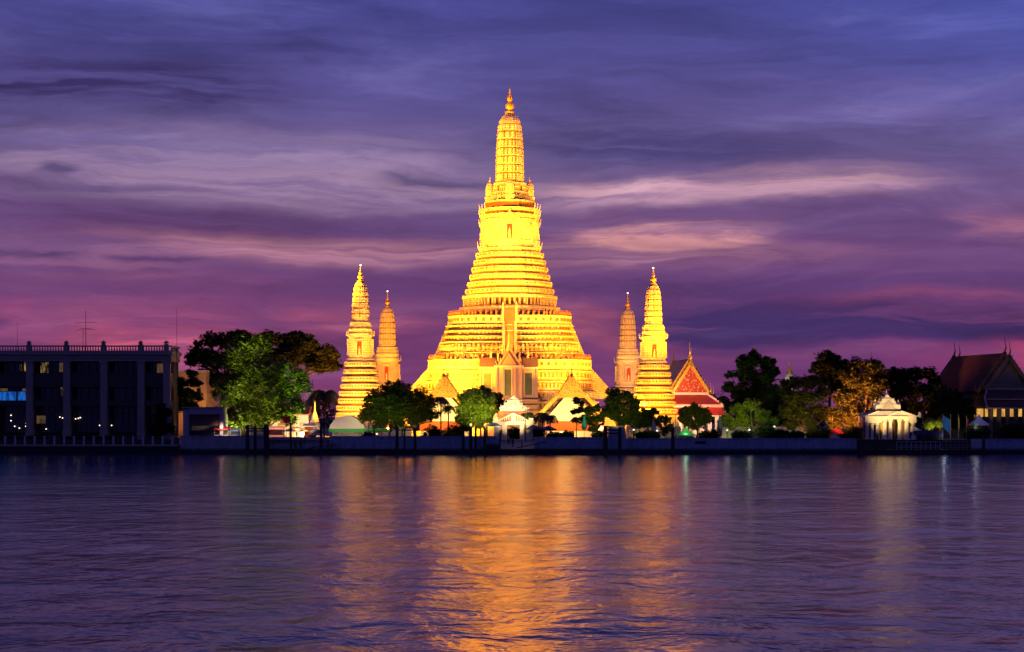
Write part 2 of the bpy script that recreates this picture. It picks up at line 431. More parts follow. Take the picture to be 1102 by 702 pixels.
# ------------------------------------------------------------------ river, ground
def make_water():
    m = bpy.data.materials.new('river_water'); m.use_nodes = True
    nt = m.node_tree; h = NG(nt); p = nt.nodes['Principled BSDF']
    p.inputs['Base Color'].default_value = (.001, .006, .070, 1)
    p.inputs['Roughness'].default_value = 0.16; p.inputs['IOR'].default_value = 1.42
    t = h.n('ShaderNodeTexCoord')
    def co(sx, sy, off):
        mp = h.n('ShaderNodeMapping'); nt.links.new(t.outputs['Object'], mp.inputs[0])
        mp.inputs['Scale'].default_value = (sx, sy, 1); mp.inputs['Location'].default_value = (off, off*.7, 0)
        return mp.outputs[0]
    swell = h.noise(co(.050, .070, 3), 1, 3, .5, .6)
    wave = h.noise(co(.30, .24, 11), 1, 4, .55, .6)
    chop = h.noise(co(.80, .75, 23), 1, 3, .55, .4)
    hgt = h.m('ADD', h.m('ADD', h.m('MULTIPLY', swell, 2.0), h.m('MULTIPLY', wave, 1.15)), h.m('MULTIPLY', chop, .26))
    bn = h.n('ShaderNodeBump'); bn.inputs['Strength'].default_value = 1.0; bn.inputs['Distance'].default_value = 0.24
    nt.links.new(hgt, bn.inputs['Height']); nt.links.new(bn.outputs[0], p.inputs['Normal'])
    mb = MB()
    xs = [-900, -300, -100, 0, 100, 300, 900]; ys = [-150, 0, 60, 120, 200, 300.4]
    for i in range(len(xs)-1):
        for j in range(len(ys)-1):
            mb.add([(xs[i],ys[j],0),(xs[i+1],ys[j],0),(xs[i+1],ys[j+1],0),(xs[i],ys[j+1],0)], [(0,1,2,3)])
    o = mb.build('river', m); o['kind'] = 'structure'
make_water()
gm = MB()
gm.add([(-900,300.6,GZ),(900,300.6,GZ),(4000,9000,GZ),(-4000,9000,GZ)], [(0,1,2,3)])
o = gm.build('ground', M_GROUND); o['kind'] = 'structure'

# river walls: a long one in sections, each with coping and a dark wet footing
def river_wall(px0, px1, top, label, m, y=300.0, bottom=.55, drain=None):
    x0, x1 = X(px0, y), X(px1, y); zt = Z(top, y)
    t = thing('river_wall', label, 'river wall', ((x0+x1)/2, y+.4, 0)); w = (x1-x0)/2
    b = MB().box(-w, w, -.35, .35, bottom, zt-.14)
    k = max(2, int(2*w/7))
    for i in range(1, k): b.box(-w+2*w*i/k-.11, -w+2*w*i/k+.11, -.40, -.352, bottom, zt-.15)     # shallow buttress strips
    b.build('wall_face', m, t)
    MB().box(-w-.02, w+.02, -.47, .45, zt-.14, zt).build('coping', m, t)
    MB().box(-w, w, -.62, .30, -.4, bottom-.003).build('footing', M_BLACK, t)
    if drain: MB().box(X(drain, y)-(x0+x1)/2-1.0, X(drain, y)-(x0+x1)/2+1.0, -.43, -.352, zt-1.05, zt-.55).build('drain_opening', M_BLACK, t)
    return t
river_wall(194, 288.5, 469.0, 'pale grey river wall under the biggest leafy tree', M_PALEWALL2)
river_wall(289, 355, 470.5, 'short grey river wall behind the pier posts and people', M_PALEWALL2, y=301.2)
river_wall(355.3, 534, 469.5, 'navy river wall below the round green tree and left chapel', M_RIVERWALL)
river_wall(575, 668, 470.5, 'navy river wall stretch below the right chapel', M_RIVERWALL)
river_wall(668.3, 862, 471.8, 'longest unbroken navy river wall below the red roofed temple', M_RIVERWALL, drain=754)
river_wall(862.3, 922, 471.8, 'navy river wall below the orange lit tree', M_RIVERWALL)
river_wall(1046, 1170, 472.5, 'blue river wall at the far right below the dark temple', M_RIVERWALL)
river_wall(922.3, 1045.7, 473.5, 'dark blue river wall behind the railed landing of the right pavilion', M_CONCD, y=301.0)

# ------------------------------------------------------------------ the towers (prangs)
M_SHADE_TILES = mat('shaded_ochre_tilework', (.22, .11, .045), .6, var=.35, scale=2.5)  # ochre tiles, darkened to paint shade into recesses and above ledges
_q = [(1,.37),(.905,.37),(.905,.54),(.81,.54),(.81,.665),(.735,.665),(.735,.735),(.665,.735),(.665,.81),(.54,.81),(.54,.905),(.37,.905),(.37,1)]
def rot4(q):
    out = []
    for k in range(4):
        c, s = [(1,0),(0,1),(-1,0),(0,-1)][k]
        out += [(x*c - y*s, x*s + y*c) for x, y in q]
    return out
PLAN = rot4(_q)
PLANW = rot4([(1,.60),(.955,.60),(.955,.72),(.91,.72),(.91,.81),(.86,.81),(.86,.86),(.81,.86),(.81,.91),(.72,.91),(.72,.955),(.60,.955),(.60,1)])
PLANT = rot4([(1,.34),(.93,.34),(.93,.56),(.86,.56),(.86,.66),(.80,.72),(.72,.80),(.66,.86),(.56,.86),(.56,.93),(.34,.93),(.34,1)])
def ring(w, z, plan=PLAN): return [(x*w, y*w, z) for x, y in plan]

def courses(lev, n, bulge):
    """soft cushion-like mouldings between two (z, w) levels"""
    (z0, w0), (z1, w1) = lev; out = []
    for i in range(n):
        a, b = i/n, (i+1)/n
        wa, wb = w0+(w1-w0)*a, w0+(w1-w0)*b; za, zb = z0+(z1-z0)*a, z0+(z1-z0)*b; h = zb-za
        out += [(za, wb-.10, 1), (za+.12*h, wb-.10), (za+.20*h, wa+bulge*.4), (za+.34*h, wa+bulge*.9), (za+.62*h, wa+bulge), (za+.82*h, wa+bulge*.6, 1), (za+.92*h, wb+.1, 1)]
    return out
def ledges(lev, n, lip):
    """straight faces with a thin projecting shelf on top of each"""
    (z0, w0), (z1, w1) = lev; out = []
    for i in range(n):
        a, b = i/n, (i+1)/n
        wa, wb = w0+(w1-w0)*a, w0+(w1-w0)*b; za, zb = z0+(z1-z0)*a, z0+(z1-z0)*b; h = zb-za
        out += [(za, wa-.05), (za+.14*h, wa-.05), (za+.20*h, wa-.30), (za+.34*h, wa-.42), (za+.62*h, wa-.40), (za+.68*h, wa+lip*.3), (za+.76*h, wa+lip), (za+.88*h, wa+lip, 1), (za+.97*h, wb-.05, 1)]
    return out
def stack(mb, rings, plan=PLAN):
    """rings (z, w) or (z, w, 1): the strip above a ring marked 1 is tilework with the ledge shade painted in"""
    lo = [ring(r_[1], r_[0], plan) for r_ in rings]; n = len(plan)
    k0 = len(mb.f); mb.loft(lo)
    for i, r_ in enumerate(rings[:-1]):
        if len(r_) > 2:
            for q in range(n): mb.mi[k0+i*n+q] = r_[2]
    return mb
def along(w, plan, step, fn, minlen=0.3):
    """call fn(x, y, angle) at even steps along every outer edge of a plan"""
    P = [(x*w, y*w) for x, y in plan]; n = len(P)
    for i in range(n):
        a, b = P[i], P[(i+1) % n]; L = math.hypot(b[0]-a[0], b[1]-a[1])
        if L < minlen: continue
        k = max(1, int(L/step)); an = math.atan2(b[1]-a[1], b[0]-a[0])
        for j in range(k):
            t = (j+.5)/k; fn(a[0]+(b[0]-a[0])*t, a[1]+(b[1]-a[1])*t, an)
def figures(mb, w, z, h, step, plan=PLAN, wide=.45):
    """row of little supporting figures: legs apart, trunk, raised arms"""
    def one(x, y, an):
        q, s = math.cos(an), math.sin(an)
        for d in (-1, 1): mb.cbox((x+q*d*wide*.33, y+s*d*wide*.33, z+h*.2), (wide*.3, .34, h*.4), an)
        mb.cbox((x, y, z+h*.55), (wide*.62, .40, h*.34), an)
        mb.cbox((x, y, z+h*.82), (wide*.36, .36, h*.2), an)
        for d in (-1, 1): mb.cbox((x+q*d*wide*.47, y+s*d*wide*.47, z+h*.76), (wide*.16, .30, h*.46), an)
    along(w, plan, step, one)
def finial_profile(h, r):
    return [(0, r*1.15), (h*.05, r*1.2), (h*.08, r*.55), (h*.14, r*.5), (h*.18, r*1.0), (h*.30, r*1.05), (h*.38, r*.6), (h*.42, r*.30), (h*.47, r*.62), (h*.53, r*.62), (h*.57, r*.25),
            (h*.66, r*.42), (h*.70, r*.2), (h*.82, r*.24), (h*.88, r*.12), (h, r*.03)]

def detail(mb, lo, hi, n, step=.85, wide=.30, off=.34, a0=.24, a1=.62, mi=1, plan=PLAN):
    """small set pieces standing in the recess of each course"""
    (z0, w0), (z1, w1) = lo, hi; mb.cur = mi
    for i in range(n):
        wa = w0+(w1-w0)*i/n; h = (z1-z0)/n; za = z0+h*i
        def one(x, y, an): mb.cbox((x, y, za+h*(a0+a1)/2), (wide, .22, h*(a1-a0)), an)
        along(wa-off, plan, step, one)
    mb.cur = 0
# ---- the main tower
MY = 370.0
def mw(p): return p*MY/(F+.42*p)
def mz(y, p): return CAM_Z + (HOR-y)*(MY-.42*mw(p))/F - GZ
def L(y, p): return (mz(y, p), mw(p))
tower = thing('temple_tower', 'tallest gold lit temple tower rising in steep terraces above the trees', 'temple tower', (X(548.6, MY), MY, GZ))
b = MB(); r = [(-.02, mw(99)), (1.2, mw(99)), (1.3, mw(96))]
r += ledges(((1.35, mw(96)), L(399, 86)), 6, .55)
stack(b, r, PLANW); figures(b, mw(90.5), mz(428, 88), 1.5, 1.0, PLANW)
detail(b, (1.35, mw(96)), L(399, 86), 6, plan=PLANW)
b.build('lower_terrace', [M_PORC, M_SHADE_TILES], tower)
b = MB(); z2 = mz(387, 78)
r = [(mz(399, 86)+.02, mw(77)), (z2, mw(77)), (z2+.1, mw(76))] + ledges(((z2+.15, mw(75.5)), L(351, 64.5)), 6, .50)
stack(b, r, PLANW); figures(b, mw(74), mz(379, 72), 1.45, .95, PLANW); detail(b, (z2+.15, mw(75.5)), L(351, 64.5), 6, plan=PLANW)
b.build('upper_terrace', [M_PORC, M_SHADE_TILES], tower)
def balustrade(y0, y1, p, name):
    """parapet with dark pierced tiles and a crowd of red knobbed posts"""
    zb, zt, w = mz(y0, p), mz(y1, p), mw(p)
    o = MB(); i = MB()
    stack(o, [(zb-.5, w-.6), (zb-.25, w-.05), (zb, w+.12), (zb+.1, w+.12), (zb+.14, w), (zt-.2, w), (zt-.17, w+.1), (zt, w+.1), (zt+.02, w-.5)], PLANW)
    def hole(x, y, a): i.cbox((x, y, (zb+zt)/2), (.62, .16, (zt-zb)*.38), a)
    along(w, PLANW, 1.55, hole)
    k = MB()
    def knob(x, y, a): k.lathe([(0,.20),(.25,.24),(.3,.13),(.55,.26),(.8,.22),(1.0,.08),(1.35,.02)], 6, (x*.985, y*.985, zt))
    along(w, PLANW, 1.15, knob)
    bo = o.build(name, M_PORC, tower)
    i.build('pierced_tile', M_DOOR, bo); k.build('post_knob', M_TERRA, bo)
balustrade(397.5, 388.5, 87, 'lower_balustrade')
balustrade(350, 341.5, 65.8, 'upper_balustrade')
b = MB()
r = [(mz(350, 60), mw(52), 1), (mz(337, 53), mw(52)), (mz(336, 53), mw(52))]
r += [(mz(334.5, 52), mw(52)+.5), (mz(331, 52), mw(52)+.5), (mz(330, 52), mw(48.2), 1), (mz(322.5, 49), mw(47.6)), (mz(321.5, 49), mw(49.5)+.4), (mz(318.6, 49), mw(49.5)+.4)]
r += courses(((mz(318, 47), mw(46.2)), L(271, 32.5)), 6, .42)
stack(b, r); figures(b, mw(49.6), mz(329.6, 49.5), 1.62, 1.0)
figures(b, mw(50), mz(339, 53), 1.5, 1.0)
detail(b, (mz(318, 47), mw(46.2)), L(271, 32.5), 6, .75, .26, -.40, .40, .60)
b.build('stepped_tier', [M_PORC, M_SHADE_TILES], tower)
b = MB()
r = [(mz(271, 32.5), mw(32)), (mz(269, 32), mw(32)+.25), (mz(267.5, 32), mw(32)+.25), (mz(267, 32), mw(30.2)), (mz(262, 30), mw(30.2)), (mz(261, 30), mw(30.8)), (mz(259.6, 30), mw(30.8)), (mz(259, 30), mw(29.8)), (mz(252, 30), mw(29.6)),
     (mz(236, 30), mw(29), 1), (mz(235, 30), mw(28.4)), (mz(234, 30), mw(30.4)), (mz(231, 30), mw(30.4), 1), (mz(230.5, 30), mw(27.5), 1), (mz(228, 30), mw(27.5)), (mz(227.4, 30), mw(30)), (mz(224.5, 30), mw(30), 1), (mz(224, 28), mw(26), 1)]
r += [(mz(219, 27), mw(26), 1), (mz(218.5, 26), mw(26.5)), (mz(216.5, 26), mw(26.5), 1), (mz(216, 24), mw(18.6), 1), (mz(209.5, 19), mw(18)), (mz(209, 19), mw(19.3)), (mz(206.5, 19), mw(19.3), 1), (mz(206, 18), mw(16.6), 1), (mz(200, 17), mw(16.3)), (mz(199.5, 17), mw(17.6)), (mz(197, 17), mw(17.6), 1), (mz(196.5, 16), mw(15.2))]
stack(b, r)
figures(b, mw(19.2), mz(215.8, 19), 1.35, .9); figures(b, mw(17.2), mz(205.8, 17), 1.2, .85)
for k in range(4):                                                     # flame-shaped gables over each niche and horned brackets at the corners
    a = k*PI/2; q, s = math.cos(a), math.sin(a)
    for zz, hh, ww in ((mz(236, 30), 2.0, 2.6), (mz(241, 30), 1.6, 1.9)):
        w = mw(29.6)+.15
        pts = [(-ww/2, 0), (ww/2, 0), (ww*.30, hh*.45), (ww*.1, hh*.6), (0, hh), (-ww*.1, hh*.6), (-ww*.30, hh*.45)]
        vs = [((w+d)*q - p*s, (w+d)*s + p*q, zz+h_) for d in (-.3, .35) for p, h_ in pts]
        n = len(pts); b.add(vs, [tuple(range(n)), tuple(range(2*n-1, n-1, -1))] + [(i, i+n, (i+1)%n+n, (i+1)%n) for i in range(n)])
for sx in (-1, 1):
    for sy in (-1, 1):
        for zz, ww in ((mz(232, 30), mw(30)), (mz(226, 30), mw(29.5)), (mz(242, 30), mw(30)), (mz(266, 32), mw(31.5))):
            for ax, ay in ((1, .38), (.905, .55), (.81, .67)):
                b.path([(sx*ww*ax*.98, sy*ww*ay, zz-.2), (sx*(ww*ax+.55), sy*ww*ay*1.02, zz+.15), (sx*(ww*ax+.75), sy*ww*ay*1.04, zz+1.25)], .26, .05, 5)
b.build('tower_body', [M_PORC, M_SHADE_TILES], tower)
for k in range(4):                                                     # a niche with a standing image on each side
    a = k*PI/2 - PI/2; q, s = math.cos(a), math.sin(a); w = mw(29.6)
    n = MB(); n.cbox((w*q, w*s, mz(251, 30)), (1.15, .5, 3.0), a+PI/2)
    no = n.build('niche', mat('niche_red', (.30, .035, .02), .7), tower)
    f = MB(); n2 = MB(); wo_ = w+.3
    f.lathe([(0,.36),(.5,.30),(.9,.22),(1.2,.30),(1.5,.24),(1.62,.10),(1.7,.17),(1.95,.15),(2.1,.05),(2.4,.01)], 8, (wo_*q, wo_*s, mz(257, 30)))
    f.build('statue', M_CREAM, no)
    for d in (-1, 1): n2.cbox(((w+.12)*q - d*.78*s, (w+.12)*s + d*.78*q, mz(251, 30)), (.34, .5, 3.3), a+PI/2)
    n2.build('niche_jamb', M_PORC, no)
b = MB(); cr = []
yy = [196.5, 187, 178, 169, 160, 151, 142, 134]; ww = [15.2, 15.0, 14.8, 14.6, 14.2, 13.7, 13.0, 12.0]
for i in range(len(yy)-1):
    z0, z1 = mz(yy[i], 15), mz(yy[i+1], 15); w0, w1 = mw(ww[i]), mw(ww[i+1]); h = z1-z0
    cr += [(z0, w0-.12, 1), (z0+.08*h, w0-.12), (z0+.12*h, w0+.03), (z0+.90*h, w1+.05), (z0+.95*h, w1-.10, 1)]
cr += [(mz(133.6, 12), mw(12.0)), (mz(131, 12), mw(11.3)), (mz(128.4, 10), mw(10.0)), (mz(126, 8), mw(8.2)), (mz(124, 6), mw(6.2)), (mz(122.4, 4), mw(4.2)), (mz(121, 3), mw(2.2))]
stack(b, cr, PLANT)
for i in range(len(yy)-1):                                             # upright ribs between the bands
    w = mw((ww[i]+ww[i+1])/2); z0, z1 = mz(yy[i], 15), mz(yy[i+1], 15)
    b.cur = 1
    def rib(x, y, a, z0=z0, z1=z1): b.cbox((x, y, (z0+z1)/2), (.20, .22, (z1-z0)*.70), a)
    along(w, PLANT, 1.0, rib, .6); b.cur = 0
b.build('spire', [M_PORC, M_SHADE_TILES], tower)
b = MB(); b.lathe(finial_profile(mz(93, 0)-mz(122, 0), .95), 12, (0, 0, mz(122, 0)))
zt = mz(109, 0)
for k in range(8):                                                     # the trident blades
    a = k*PI/4
    b.path([(0,0,zt), (.55*math.cos(a), .55*math.sin(a), zt+.4), (.5*math.cos(a), .5*math.sin(a), zt+1.3)], .14, .04, 5)
b.build('finial', M_GOLD, tower, smooth=True)
fo = [(-21.4, 0), (21.4, 0), (0, -21.4), (0, 21.4)]
for px, py in fo:                                                      # four little towers round the foot of the spire
    x, y = mw(px) if px > 0 else -mw(-px) if px else 0, (mw(py) if py > 0 else -mw(-py)) if py else 0
    b = MB(); z0, z1 = mz(219, 20), mz(190, 20); h = z1-z0
    pr = [(0,1.3),(.08,1.3),(.1,1.1),(.2,1.1),(.22,1.25),(.26,1.25),(.28,1.0),(.5,1.02),(.66,.92),(.76,.66),(.81,.34),(.83,.16),(.87,.26),(.91,.12),(1,.02)]
    b.loft([[(x+px_*w_, y+py_*w_, z0+zz*h) for px_, py_ in PLANT] for zz, w_ in pr])
    b.build('turret', M_PORC, tower)
# stairs climbing each side, with smooth sloping cheeks
for k in range(4):
    a = k*PI/2; up = MB(); pl = MB()
    ma = Matrix.Rotation(a, 4, 'Z')
    def wedge(mb, x0, z0, x1, z1, y0, y1, thick):
        poly = [(x0, z0), (x1, z1), (x1-.9, z1), (x1-2.6, z0-.2), (x1-2.6, z0-1.2), (x0, z0-1.2)]
        n = len(poly)
        vs = [tuple(ma @ Vector((x, yv, z))) for yv in (y0, y1) for x, z in poly]
        mb.add(vs, [tuple(range(n)), tuple(range(2*n-1, n-1, -1))] + [(i, i+n, (i+1)%n+n, (i+1)%n) for i in range(n)])
    xs = .2176
    for (x0, y0p, x1, y1p) in ((82.5*xs, 388, 66.5*xs, 349), (112*xs*1.0, 424, 87*xs, 396)):
        z0, z1 = CAM_Z+(HOR-y0p)*xs-GZ, CAM_Z+(HOR-y1p)*xs-GZ
        for sgn in (-1, 1): wedge(up, x0, z0, x1, z1, sgn*1.35-.3, sgn*1.35+.3, 0)
        n = 26                                                         # treads
        for i in range(n):
            t0, t1 = i/n, (i+1)/n
            zz = z0+(z1-z0)*t1-.5; xa, xb = x0+(x1-x0)*t0-.25, x1-2.4
            if xa < xb: continue
            vs = [tuple(ma @ Vector(q)) for q in [(xb,-1.05,z0+(z1-z0)*t0-.5),(xa,-1.05,z0+(z1-z0)*t0-.5),(xa,1.05,z0+(z1-z0)*t0-.5),(xb,1.05,z0+(z1-z0)*t0-.5),(xb,-1.05,zz),(xa,-1.05,zz),(xa,1.05,zz),(xb,1.05,zz)]]
            pl.add(vs, [(0,3,2,1),(4,5,6,7),(0,1,5,4),(1,2,6,5),(2,3,7,6),(3,0,4,7)])
    # lowest flight down to the ground
    if k != 3:
        x0, x1 = 150*xs, 112*xs; z0, z1 = 0, CAM_Z+(HOR-424)*xs-GZ-.02
        for sgn in (-1, 1): wedge(up, x0, 1.2, x1, z1, sgn*1.35-.3, sgn*1.35+.3, 0)
    up.build('stair_cheek', M_PORC, tower); pl.build('stair', mat('worn_rose_steps', (.34, .22, .15), .8, var=.25), tower)
    if k == 3:                                                         # dark block painting the shadowed gate opening where the river stair meets the upper terrace
        yb_ = -mw(66.5)-.16; gb = MB(); gb.box(-1.25, 1.25, yb_-.15, yb_+.3, mz(350, 66), mz(335.5, 66)); go_ = gb.build('stair_gate', mat('gate_shadow_grey', (.16, .12, .10), .8), tower)
        for sg in (-1, 1):
            gb = MB(); gb.box(sg*1.5-.24, sg*1.5+.24, yb_-.3, yb_+.4, mz(350, 66), mz(334, 66)); gb.lathe([(0,.3),(.3,.34),(.5,.16),(.9,.2),(1.5,.03)], 8, (sg*1.5, yb_, mz(334, 66))); gb.build('gate_post', M_PORC, go_)
# the entrance porch against the river side of the lower terrace
PYF = 345.0; ps = S(PYF); px0 = 547.6
def ploc(px, py): return ((px-px0)*ps, Z(py, PYF)-GZ)
porch = thing('entrance_porch', 'pinkish porch with green doors and spired gable at foot of tallest tower', 'porch', (X(px0, PYF), PYF, GZ))
def pbox(mb, xa, xb, ya, yb, y0, y1):
    a, c = ploc(xa, yb), ploc(xb, ya); mb.box(a[0], c[0], y0, y1, a[1], c[1])
b = MB(); zc = ploc(0, 395)[1]
b.box((533.5-px0)*ps, (561.7-px0)*ps, 0, 7.1, 0, zc); b.box((516-px0)*ps, (533.5-px0)*ps, 1.2, 7.0, 0, ploc(0,396)[1]); b.box((561.7-px0)*ps, (579-px0)*ps, 1.2, 7.0, 0, ploc(0,396)[1])
for xx in (534.2, 541.2, 554, 561): b.box((xx-.9-px0)*ps, (xx+.9-px0)*ps, -.25, 0.02, 0, zc)
for xx in (516.8, 532.6, 562.6, 578.2): b.box((xx-.8-px0)*ps, (xx+.8-px0)*ps, .95, 1.22, 0, ploc(0,396)[1])
for yy_ in (431, 437, 443, 450): pbox(b, 514.5, 580.5, yy_-1, yy_, -.4, 1.0)
b.build('wall', mat('rose_plaster', (.56, .40, .29), .8, var=.14, scale=.8), porch)
b = MB(); pbox(b, 531.5, 563.7, 395.5, 393.3, -.45, 7.0); pbox(b, 514.6, 533.4, 396.8, 395.0, .8, 6.9); pbox(b, 561.8, 580.4, 396.8, 395.0, .8, 6.9)
b.build('cornice', M_CREAM, porch)
for xa, xb, ya, yb, yf in ((520.6, 528.6, 401.5, 425, 1.14), (543.2, 550.2, 398, 426, -.06), (565.0, 572.6, 401.5, 425, 1.14)):
    b = MB(); pbox(b, xa, xb, ya, yb, yf, yf+.3); d = b.build('door', M_DOOR, porch)
    b = MB(); pbox(b, xa-.9, xa-.05, ya-1, yb, yf-.1, yf+.2); pbox(b, xb+.05, xb+.9, ya-1, yb, yf-.1, yf+.2); pbox(b, xa-1.3, xb+1.3, ya-2.1, ya-1.02, yf-.14, yf+.2); b.build('door_frame', M_CREAM, d)
M_BROWNROOF = mat('brown_roof_tiles', (.22, .15, .10), .6, var=.25, scale=2)
b = MB()                                                               # tiled skirt roofs, then the front gable
for xa, xb in ((515.5, 532.5), (562.5, 579.5)):
    x0, x1 = (xa-px0)*ps, (xb-px0)*ps; z0, z1 = ploc(0, 395)[1], ploc(0, 384)[1]
    b.extrude_x([(.9, z0), (6.8, z0), (6.8, z1), (4.2, z1)], x0, x1)
b.extrude_y([((534-px0)*ps, ploc(0,393)[1]), ((561.2-px0)*ps, ploc(0,393)[1]), ((547.6-px0)*ps, ploc(0,377)[1])], -.1, 6.6)
b.build('roof', M_BROWNROOF, porch)
b = MB(); xl, xr, xm = (536.5-px0)*ps, (558.7-px0)*ps, 0; zl, zm = ploc(0, 393)[1], ploc(0, 376)[1]
b.extrude_y([(xl+.6, zl+.02), (xr-.6, zl+.02), (xm, zm-.7)], -.35, -.12)
b.build('pediment', mat('rose_gilt_relief', (.60, .36, .20), .6, var=.3, scale=3, speck=(2.5, (.30, .12, .05), .6)), porch)
b = MB()
for sgn in (-1, 1):
    e = xl if sgn < 0 else xr
    b.slab((e*1.08, -.5, zl-.1), (0, -.5, zm+.25), (0, .1, zm+.25), (e*1.08, .1, zl-.1), .35)
    for t in (.25, .5, .75): b.path([(e*t, -.3, zm+.1+(zl-zm)*t), (e*t*1.06, -.3, zm+1.0+(zl-zm)*t)], .14, .03, 5)
    b.path([(e*1.08, -.2, zl), (e*1.22, -.2, zl+.4), (e*1.25, -.2, zl+1.4)], .2, .04, 5)
b.lathe([(0,.5),(.5,.55),(.6,.35),(1.2,.42),(1.3,.22),(2.2,.26),(2.3,.13),(3.2,.15),(3.4,.07),(5.2,.02)], 8, (0, 1.5, zm-.2))
for px, py in ((536, 383), (559, 383), (528, 379), (568, 379), (541, 375), (554, 375)):
    x, z = ploc(px, py); b.lathe([(0,.34),(.9,.3),(1.0,.18),(1.5,.22),(1.6,.1),(2.6,.02)], 6, (x, 3.4, z-1.2))
b.build('bargeboard', mat('rose_gilt', (.62, .36, .22), .6, var=.25, scale=3), porch)

# ---- four satellites
def satellite(px, Y, tip, k, m, label):
    """k: size against the two nearer ones in photo pixels at their own distance"""
    t = thing('corner_tower', label, 'temple tower', (X(px, Y), Y, GZ), group='corner towers round the tallest tower')
    s = S(Y)*k; o = .04
    def h(y): return Z(tip, Y) - GZ - (y-285)*s
    def w(p): return p*s*.985
    r = [(-.02, w(29)), (h(456), w(29)), (h(455), w(27.5)), (h(452), w(27.5)), (h(451), w(25), 1), (h(447), w(25)), (h(446.4), w(26)), (h(444), w(26))]
    b = MB(); stack(b, r + courses(((h(443.5), w(24.3)), (h(388.5), w(14.8))), 7, .22)); figures(b, w(25.8), h(451), 1.0, .8, wide=.4)
    detail(b, (h(443.5), w(24.3)), (h(388.5), w(14.8)), 7, .6, .2, -.20, .40, .62)
    b.build('stepped_base', [m, M_SHADE_TILES], t)
    b = MB(); r = [(h(388.5), w(14.6)), (h(386.5), w(14.6)), (h(386), w(13)), (h(381), w(12.8)), (h(362), w(12.2)), (h(361), w(13)), (h(359), w(13)), (h(358.5), w(12)), (h(356.5), w(12)), (h(356), w(12.6)), (h(354), w(12.6)), (h(353.5), w(11)), (h(349), w(10.8)), (h(348.6), w(11.2)), (h(347.2), w(11.2)), (h(346.8), w(9.6)), (h(344), w(9.4))]
    stack(b, r); figures(b, w(11.2), h(353.2), .8, .7, wide=.35)
    for sx in (-1, 1):
        for sy in (-1, 1):
            for ax, ay in ((1, .38), (.81, .67)):
                b.path([(sx*w(13)*ax*.97, sy*w(13)*ay, h(362)), (sx*(w(13)*ax+.35), sy*w(13)*ay, h(361)), (sx*(w(13)*ax+.42), sy*w(13)*ay, h(356))], .16, .04, 5)
    b.build('tower_body', [m, M_SHADE_TILES], t)
    for q4 in range(4):
        a = q4*PI/2 - PI/2; q, sn = math.cos(a), math.sin(a); ww_ = w(12.7)
        n = MB(); n.cbox((ww_*q, ww_*sn, h(375.5)), (.95, .3, 14*s), a+PI/2); no = n.build('niche', MATS['niche_red'], t)
        f = MB(); f.lathe([(0,.30),(.4,.26),(.8,.18),(1.0,.24),(1.25,.2),(1.35,.08),(1.4,.14),(1.6,.12),(1.75,.03)], 7, ((ww_+.2)*q, (ww_+.2)*sn, h(382.3))); f.build('statue', M_CREAM, no)
        j = MB()
        for d in (-1, 1): j.cbox(((ww_+.1)*q - d*.66*sn, (ww_+.1)*sn + d*.66*q, h(375)), (.32, .4, 16*s), a+PI/2)
        j.cbox(((ww_+.1)*q, (ww_+.1)*sn, h(366.4)), (1.7, .44, 1.8*s), a+PI/2); j.build('niche_jamb', m, no)
    b = MB(); yy = [344, 338, 332, 326, 320, 314, 309]; wv = [9.3, 9.2, 9.0, 8.7, 8.3, 7.7, 6.9]; cr = []
    for i in range(6):
        z0, z1 = h(yy[i]), h(yy[i+1]); w0, w1 = w(wv[i]), w(wv[i+1]); hh = z1-z0
        cr += [(z0, w0-.09, 1), (z0+.09*hh, w0-.09), (z0+.14*hh, w0+.02), (z0+.88*hh, w1+.03), (z0+.95*hh, w1-.08, 1)]
    cr += [(h(308.5), w(6.6)), (h(305.5), w(5.4)), (h(303.3), w(3.4)), (h(302), w(1.4))]
    stack(b, cr, PLANT)
    for i in range(6):
        b.cur = 1
        def rib(x, y, a, z0=h(yy[i]), z1=h(yy[i+1])): b.cbox((x, y, (z0+z1)/2), (.13, .16, (z1-z0)*.70), a)
        along(w((wv[i]+wv[i+1])/2), PLANT, .66, rib, .4); b.cur = 0
    b.build('spire', [m, M_SHADE_TILES], t)
    f = MB(); f.lathe(finial_profile(h(286)-h(302.5), .62), 10, (0, 0, h(302.5))); fo_ = f.build('finial', M_GOLD, t, smooth=True)
    f = MB(); f.lathe([(-.18, .02), (-.12, .12), (0, .18), (.12, .12), (.18, .02)], 10, (0, 0, h(285.6))); f.build('beacon_lamp', M_STAR, fo_, smooth=True)
    return t
satellite(388, 335, 285, 1.0, M_PORC, 'bright gold corner tower left of the tallest, standing beside the big tree')
satellite(703, 335, 288, 1.0, M_PORC, 'bright gold corner tower right of the tallest, beside the red roofed temple')
satellite(417, 408, 313, 1.0*335/408*1.2, M_PORC2, 'slim orange tinted tower partly behind the left gold corner tower')
satellite(675.5, 408, 315, 1.0*335/408*1.2, M_PORC2, 'slim dull pinkish tower partly behind the right gold corner tower')

# ------------------------------------------------------------------ halls
def chofa(mb, x, y, z, h, lean, r=.16):
    """curling roof-end finial"""
    mb.path([(x, y, z), (x+lean*.10, y-h*.10, z+h*.18), (x+lean*.02, y-h*.16, z+h*.34), (x+lean*.06, y-h*.06, z+h*.55), (x, y-h*.02, z+h)], r, r*.15, 6)

